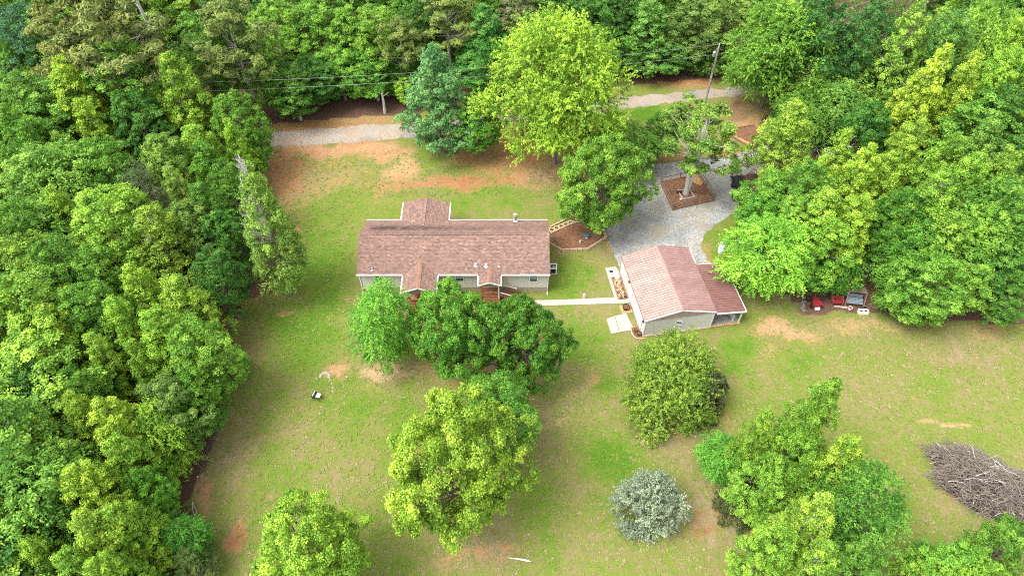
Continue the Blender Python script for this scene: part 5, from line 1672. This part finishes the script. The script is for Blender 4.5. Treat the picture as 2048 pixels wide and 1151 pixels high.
# --- right wood
for r in [
    (1583, 2, 15, 190, 'feather_big', (.135, .30, .016), 'big soft light green tree at the top, right of the pole'),
    (1655, -15, 17, 140, 'round', (.04, .135, .03), 'dark blue-green tree at top edge, right part'),
    (1748, -5, 17, 116, 'round', (.05, .15, .03), 'dark round tree at top edge left of the pale pointed one'),
    (1838, -10, 19, 116, 'cone', (.165, .31, .03), 'pale pointed tree with visible stem at the top right'),
    (1905, 15, 17, 116, 'round', (.085, .215, .03), 'green tree at the top edge right of the pale pointed one'),
    (1985, 0, 17, 130, 'feather', (.15, .30, .018), 'light feathery tree at top edge near the right corner'),
    (2040, 25, 17, 110, 'cone', (.19, .33, .016), 'yellowish tree in the top right corner'),
    (1645, 92, 10, 156, 'feather', (.14, .28, .03), 'wispy light green tree left of the hidden house'),
    (1742, 70, 11, 150, 'feather', (.145, .285, .03), 'wispy light green tree over the hidden house roof'),
    (1800, 110, 9, 110, 'feather', (.13, .27, .03), 'wispy green tree right of the hidden house'),
    (1690, 165, 9, 120, 'feather', (.12, .25, .03), 'low wispy tree in front of the hidden house'),
    (1620, 175, 8, 100, 'feather', G, 'small soft tree right of the drive entrance'),
    (1748, 200, 11, 110, 'round', (.05, .17, .018), 'dark green tree below the hidden house'),
    (1885, 80, 18, 120, 'spire', (.27, .39, .012), 'tall bright yellow tree, foremost of the upper right, left stem'),
    (1948, 95, 17, 124, 'spire', (.25, .38, .014), 'tall bright yellow tree, right neighbour of the foremost one'),
    (1838, 128, 15, 96, 'spire', (.24, .37, .014), 'bright yellow narrow tree left of the tall bright pair'),
    (2020, 90, 16, 116, 'round', YG, 'yellow-green tree on the right edge near the top'),
    (2022, 168, 14, 104, 'round', D, 'dark tree on the right edge beside the bright yellow pair'),
    (1985, 230, 15, 120, 'cone', (.12, .26, .025), 'soft green tree below the bright yellow pair, right side'),
    (1835, 232, 14, 116, 'cone', (.21, .35, .016), 'yellow-green tree below the narrow bright yellow tree'),
    (1905, 262, 15, 130, 'cone', (.16, .32, .016), 'yellow-green tree in the middle of the right wood, upper part'),
    (1592, 196, 13, 128, 'cone', (.21, .345, .022), 'yellowish pointed tree right of the terrace at the drive'),
    (1690, 250, 14, 120, 'spire', (.24, .40, .012), 'large bright yellow tree right of the yellowish pointed one, first of two'),
    (1738, 285, 14, 116, 'cone', (.22, .38, .014), 'bright yellow-green tree right of the large bright one, second of two'),
    (1788, 300, 13, 116, 'cone', (.20, .36, .014), 'yellow tree before the dark gap in the right wood'),
    (1628, 318, 12, 104, 'round', G, 'green tree between the drive edge trees and the bright yellow pair'),
    (1552, 335, 9, 120, 'round', (.12, .30, .018), 'green tree overhanging the black trailer'),
    (1528, 392, 8, 96, 'round', (.10, .29, .016), 'bright green tree at the right drive edge above the tank'),
    (1600, 385, 10, 104, 'round', (.13, .30, .016), 'light green tree behind the tree beside the shed'),
    (1553, 432, 10, 152, 'feather', (.145, .35, .012), 'bright green drooping tree overhanging the shed lean-to'),
    (1660, 372, 12, 128, 'cone', (.19, .35, .016), 'yellow-green tree in the right wood behind the red cart'),
    (1724, 385, 12, 128, 'cone', (.22, .37, .014), 'yellow leafy tree in the right wood above the swing'),
    (1665, 430, 10, 116, 'round', (.15, .33, .014), 'light green tree over the red bench'),
    (1785, 400, 9, 108, 'round', (.14, .33, .014), 'green tree just left of the small grey-roofed shed'),
    (1825, 375, 12, 116, 'round', (.06, .185, .012), 'shadow-darkened green tree below the dark gap'),  # leaf colour darkened to stand in for shadow round the gap
    (1865, 435, 11, 116, 'feather', (.07, .215, .012), 'green feathery tree right of the small grey-roofed shed'),  # darker leaf colour here too, painting in the wood's shadows
    (1885, 340, 15, 140, 'cone', (.16, .32, .018), 'tall pale green tree right of the dark gap'),
    (1952, 300, 15, 130, 'cone', YG, 'yellow-green tree in the right wood, third from the right edge'),
    (2020, 290, 15, 120, 'cone', (.17, .33, .018), 'yellow-green tree on the right edge above the middle'),
    (1905, 420, 13, 128, 'cone', (.18, .34, .016), 'yellow-green tree in the lower right wood, mid part'),
    (1975, 400, 13, 120, 'round', (.12, .28, .018), 'green tree in the lower right wood near the right edge'),
    (2035, 400, 13, 110, 'round', (.08, .21, .018), 'dark green tree on the right edge at mid height'),
    (1880, 500, 10, 124, 'round', (.13, .29, .02), 'soft green tree at the right wood edge above the lawn, left part'),
    (1945, 500, 9, 124, 'round', (.14, .30, .02), 'soft green tree at right wood edge above the lawn, right part'),
    (1830, 535, 6.5, 88, 'feather', (.07, .20, .018), 'dark low bush behind the white trough'),
    (2010, 480, 9, 120, 'round', (.06, .20, .016), 'dark leafy tree at the right edge above the lawn'),
    (2045, 540, 8, 90, 'round', (.07, .21, .016), 'dark low tree on the right edge where the lawn begins'),
    (1636, 500, 5.5, 84, 'round', (.07, .22, .018), 'shaded bush behind the red cart'),
    (1690, 500, 5.5, 84, 'feather', (.07, .23, .016), 'shaded bush behind the garden swing'),
    (1850, 555, 5.5, 104, 'round', (.11, .26, .02), 'low bush at the lawn edge right of the white trough'),
]:
    T(*r, GR)

def dead_twigs(t, n, zf=.8, seed=1):
    q = random.Random(seed)
    b = MB()
    for k in range(n):
        a_ = q.uniform(0, 6.28); z = 15 * q.uniform(zf - .28, zf + .12); L = q.uniform(1.4, 3.3) * (1.15 - z / 15)  * 1.6
        p = Vector((0, 0, z - .5)); e = p + Vector((math.cos(a_) * L, math.sin(a_) * L, L * .55))
        b.tube([p, p.lerp(e, .5), e], [.06, .04, .012], 5, False)
        for _ in range(4):
            s0 = p.lerp(e, q.uniform(.4, .95)); b.tube([s0, s0 + Vector((q.uniform(-.5, .5), q.uniform(-.5, .5), q.uniform(.1, .6)))], [.022, .006], 4, False)
    b.build('bare_twigs', M['palebark'], t)
for o in [x for x in COL.objects if x.get('label') and x.parent is None]:
    l = o['label']
    if any(w in l for w in ('orange-tinged', 'pale pointed tree with visible stem', 'foremost of the upper right', 'first of two', 'soft light green tree at the top', 'tall pale green tree right', 'large pale green dome')):
        dead_twigs(o, 14, .8, len(l))
# --- closely packed trees that carry the woods on past the picture's edges
def fill(x, y, grp, where):
    global tree_i
    kind = random.choice(('round', 'round', 'cone', 'feather'))
    ci = random.randrange(4)
    label = ('mid-green', 'yellow-green', 'dark-green', 'pale-green')[ci] + {'round': ' rounded', 'cone': ' pointed', 'feather': ' feathery'}[kind] + ' tree against ' + where
    me, tm = TREES[kind][tree_i % len(TREES[kind])]
    t = thing('broadleaf_tree', label, 'tree', (x, y, 0), random.uniform(0, 6), grp)
    k = random.uniform(1.05, 1.4); t.scale = (k, k, random.uniform(.75, 1.0))
    c = place('crown', me, t); place('trunk', tm, t)
    col = (G, YG, D, (.12, .27, .02))[ci]
    c.color = (col[0] * LEAFK, col[1] * LEAFK, col[2] * LEAFK, 1)
    tree_i += 1
def edge_x(y): return 1024 / FPX * (y * _F[1] - CAM_H * _F[2])
for k in range(17):
    y = 14 + k * 5.6
    for o in (.97, .84):
        fill(-edge_x(y) * (o + random.uniform(-.03, .03)), y + random.uniform(-2, 2), GL, 'the left edge, ' + ('bottom corner', 'lower part', 'lower middle', 'middle', 'upper middle', 'upper part', 'top corner')[min(6, int(k / 2.4))] + (' outer row', ' inner row')[o < .9] + (', nearer', ', farther', ', farthest')[k % 3])
for k in range(10):
    y = 52 + k * 5.6
    for o in (.97, .85):
        fill(edge_x(y) * (o + random.uniform(-.03, .03)), y + random.uniform(-2, 2), GR, 'the right edge, ' + ('beside the lawn', 'middle', 'upper middle', 'upper part', 'top corner')[k // 2] + (' outer row', ' inner row')[o < .9] + (', nearer', ', farther')[k % 2])
for k in range(16):
    for py_ in (40, 95):
        q = W(-30 + k * 100 + random.uniform(-30, 30), py_ + random.uniform(-15, 15))
        fill(q.x, q.y, GT, 'the top edge, ' + ('at the left corner', 'above the tan pines', 'above the olive tree', 'above the left road bank', 'above the blue-green tree', 'above the huge yellow tree', 'above the pole', 'above the hidden house')[k // 2] + (' back row', ' front row')[py_ > 60] + (', left one', ', right one')[k % 2])

# bank trunks and the leaning trunk
for k, (bx, by, tx, ty, hgt, lb) in enumerate(((770, 226, 761, 172, 3.4, 'bare grey trunk standing nearest the road on the bank'), (757, 200, 748, 150, 5, 'grey trunk with a yellow blaze behind the nearest one'), (602, 240, 597, 205, 3.5, 'short grey trunk under the dense tree at the left bank'), (814, 208, 810, 180, 3.5, 'thin grey trunk under the yellow sapling'))):
    p = W(bx, by)
    t = thing('bare_tree', lb, 'tree', p)
    MB().tube([(0, 0, 0), (.05, .05, hgt * .5), (0, .1, hgt)], [.22, .17, .12], 8).build('trunk', M['palebark'], t)
    b = MB()
    for j in range(4):
        a_ = j * 1.7 + k; z = hgt * (.75 + .06 * j)
        b.tube([(0, .08, z), (math.cos(a_) * .9, math.sin(a_) * .9, z + .7)], [.06, .02], 5, False)
    b.build('limb', M['palebark'], t)
    if k == 1:
        MB().tube([(.03, .03, 2.6), (.03, .04, 3.1)], .195, 10).build('blaze', M['straw'], t)
p = W(318, 92, 7)
t = thing('bare_tree', 'tall bare pale trunk leaning by the tan pines', 'tree', (p.x, p.y, 0))
MB().tube([(0, 0, 0), (-.3, .3, 8), (-1.0, .8, 16), (-1.6, 1.2, 22)], [.3, .24, .16, .06], 8).build('trunk', M['palebark'], t)
b = MB()
for j in range(12):
    z = 11 + j * .9; a_ = j * 2.4; L = random.uniform(.8, 2.0)
    s = Vector((-.3 - (z - 8) * .09, .3 + (z - 8) * .06, z)); b.tube([s, s + Vector((math.cos(a_) * L, math.sin(a_) * L, L * .3))], [.06, .015], 5, False)
b.build('limb', M['palebark'], t)

# ------------------------------------------------------------------ undergrowth below the woods (uncountable)
def undergrowth():
    g = np.random.default_rng(5)
    left_edge = [(-500, -200), (500, -200), (505, 220), (500, 330), (520, 470), (505, 570), (430, 580), (425, 620), (430, 690), (410, 800), (380, 910), (350, 1000), (390, 1110), (390, 1300), (-500, 1300)]
    top_edge = [(-500, -200), (-500, 200), (520, 200), (640, 195), (740, 160), (820, 180), (1000, 170), (1250, 130), (1480, 110), (1500, -200)]
    right_edge = [(1530, 260), (1540, 340), (1510, 430), (1520, 500), (1600, 575), (1700, 575), (1790, 590), (1880, 600), (2000, 590), (2600, 640), (2600, -300), (1520, -300), (1560, 150)]
    pts = []
    x = g.uniform(-100, 100, 90000); y = g.uniform(12, 128, 90000)
    w = y * _F[1] - CAM_H * _F[2]
    px = 1024 + FPX * x / w; py = 575.5 - FPX * (y * _U[1] - CAM_H * _U[2]) / w
    def inp(poly):
        r = np.zeros(px.shape, bool)
        for i in range(len(poly)):
            (x1, y1), (x2, y2) = poly[i], poly[(i + 1) % len(poly)]
            r ^= ((y1 > py) != (y2 > py)) & (px < (x2 - x1) * (py - y1) / (y2 - y1 + 1e-9) + x1)
        return r
    keep = inp(left_edge) | inp(top_edge) | inp(right_edge)
    keep &= ~((np.abs(px - 1700) < 40) & (np.abs(py - 135) < 30))
    px, py = px[keep], py[keep]
    c = np.stack([x[keep], y[keep]], -1)[:15000]
    n = len(c); nl = 16
    hh = g.uniform(.3, 2.6, n) ** 1.0
    lc = np.zeros((n, nl, 3))
    lc[..., 0] = c[:, None, 0] + g.normal(0, .5, (n, nl)); lc[..., 1] = c[:, None, 1] + g.normal(0, .5, (n, nl))
    lc[..., 2] = np.abs(hh[:, None] + g.normal(0, .4, (n, nl))) + .05
    lc = lc.reshape(-1, 3)
    N = len(lc)
    nrm = up_norm(g.normal(0, .6, (N, 3)) + np.array([0, 0, .8])); tg = g.normal(0, 1, (N, 3)); tg = up_norm(tg - nrm * (tg * nrm).sum(-1, keepdims=True)); bt = np.cross(nrm, tg)
    sz = g.uniform(.2, .42, (N, 1))
    v = np.stack([lc - tg * sz * .5, lc + bt * sz * .35, lc + tg * sz * .5, lc - bt * sz * .35], 1).reshape(-1, 3)
    v[:, 2] = np.maximum(v[:, 2], .02)
    me = bpy.data.meshes.new('undergrowth'); quads_mesh(me, v, np.arange(N * 4).reshape(-1, 4))
    a = me.attributes.new('tint', 'FLOAT', 'FACE'); a.data.foreach_set('value', np.clip(np.repeat(g.normal(.5, .2, n), nl), 0, 1).astype(np.float32))
    me.materials.append(M['leaf'])
    o = place('undergrowth', me, kind='stuff'); o['label'] = 'low leafy undergrowth covering the floor of the woods'
    o.color = (.08, .21, .02, 1)
undergrowth()


# ------------------------------------------------------------------ tufts and weeds in the lawn (uncountable)
def tufts():
    g = np.random.default_rng(9)
    n0 = 30000
    x = g.uniform(-45, 60, n0); y = g.uniform(14, 75, n0)
    ix = np.clip(np.searchsorted(xs, x), 0, len(xs) - 1); iy = np.clip(np.searchsorted(ys, y), 0, len(ys) - 1)
    k = iy * len(xs) + ix
    w = y * _F[1] + CAM_H * -_F[2]
    px = 1024 + FPX * x / w; py = 575.5 - FPX * (y * _U[1] - CAM_H * _U[2]) / w
    ok = (lit[k] < .3) & (g.random(n0) > clay[k] * .9) & (py > 300)
    def box_(x0, y0, x1, y1): return (px > x0) & (px < x1) & (py > y0) & (py < y1)
    for q in ((705, 395, 1120, 620), (1085, 425, 1225, 510), (1195, 300, 1500, 690), (1100, 585, 1275, 620), (500, 240, 820, 298)):
        ok &= ~box_(*q)
    x, y, lu = x[ok], y[ok], np.clip(.5 + lush[k][ok] * .6 - dry[k][ok] * .7, 0, 1)
    n = len(x); nl = 5
    sp = g.uniform(.06, .16, (n, 1))
    c = np.stack([x[:, None] + g.normal(0, 1, (n, nl)) * sp, y[:, None] + g.normal(0, 1, (n, nl)) * sp, np.abs(g.normal(.02, .02, (n, nl))) + .012], -1).reshape(-1, 3)
    N = len(c)
    nrm = up_norm(g.normal(0, .16, (N, 3)) + np.array([0, 0, 1.0])); tg = g.normal(0, 1, (N, 3)); tg = up_norm(tg - nrm * (tg * nrm).sum(-1, keepdims=True)); bt = np.cross(nrm, tg)
    sz = g.uniform(.07, .15, (N, 1))
    v = np.stack([c - tg * sz, c + bt * sz * .5, c + tg * sz, c - bt * sz * .5], 1).reshape(-1, 3)
    v[:, 2] = np.maximum(v[:, 2], .012)
    me = bpy.data.meshes.new('grass_tufts'); quads_mesh(me, v, np.arange(N * 4).reshape(-1, 4))
    tn = np.clip(np.repeat(lu + g.normal(0, .25, n), nl), 0, 1)
    a = me.attributes.new('tint', 'FLOAT', 'FACE'); a.data.foreach_set('value', tn.astype(np.float32))
    t = NT('grass_blades')
    t.fin(t.ramp(t.attr('tint'), [(0, (.27, .22, .12)), (.35, (.19, .19, .06)), (.65, (.14, .195, .035)), (1, (.108, .19, .02))]), .9, 0, .1)
    me.materials.append(t.m)
    o = place('grass', me, kind='stuff'); o['label'] = 'uneven tufts of grass and weeds over the lawn'
tufts()
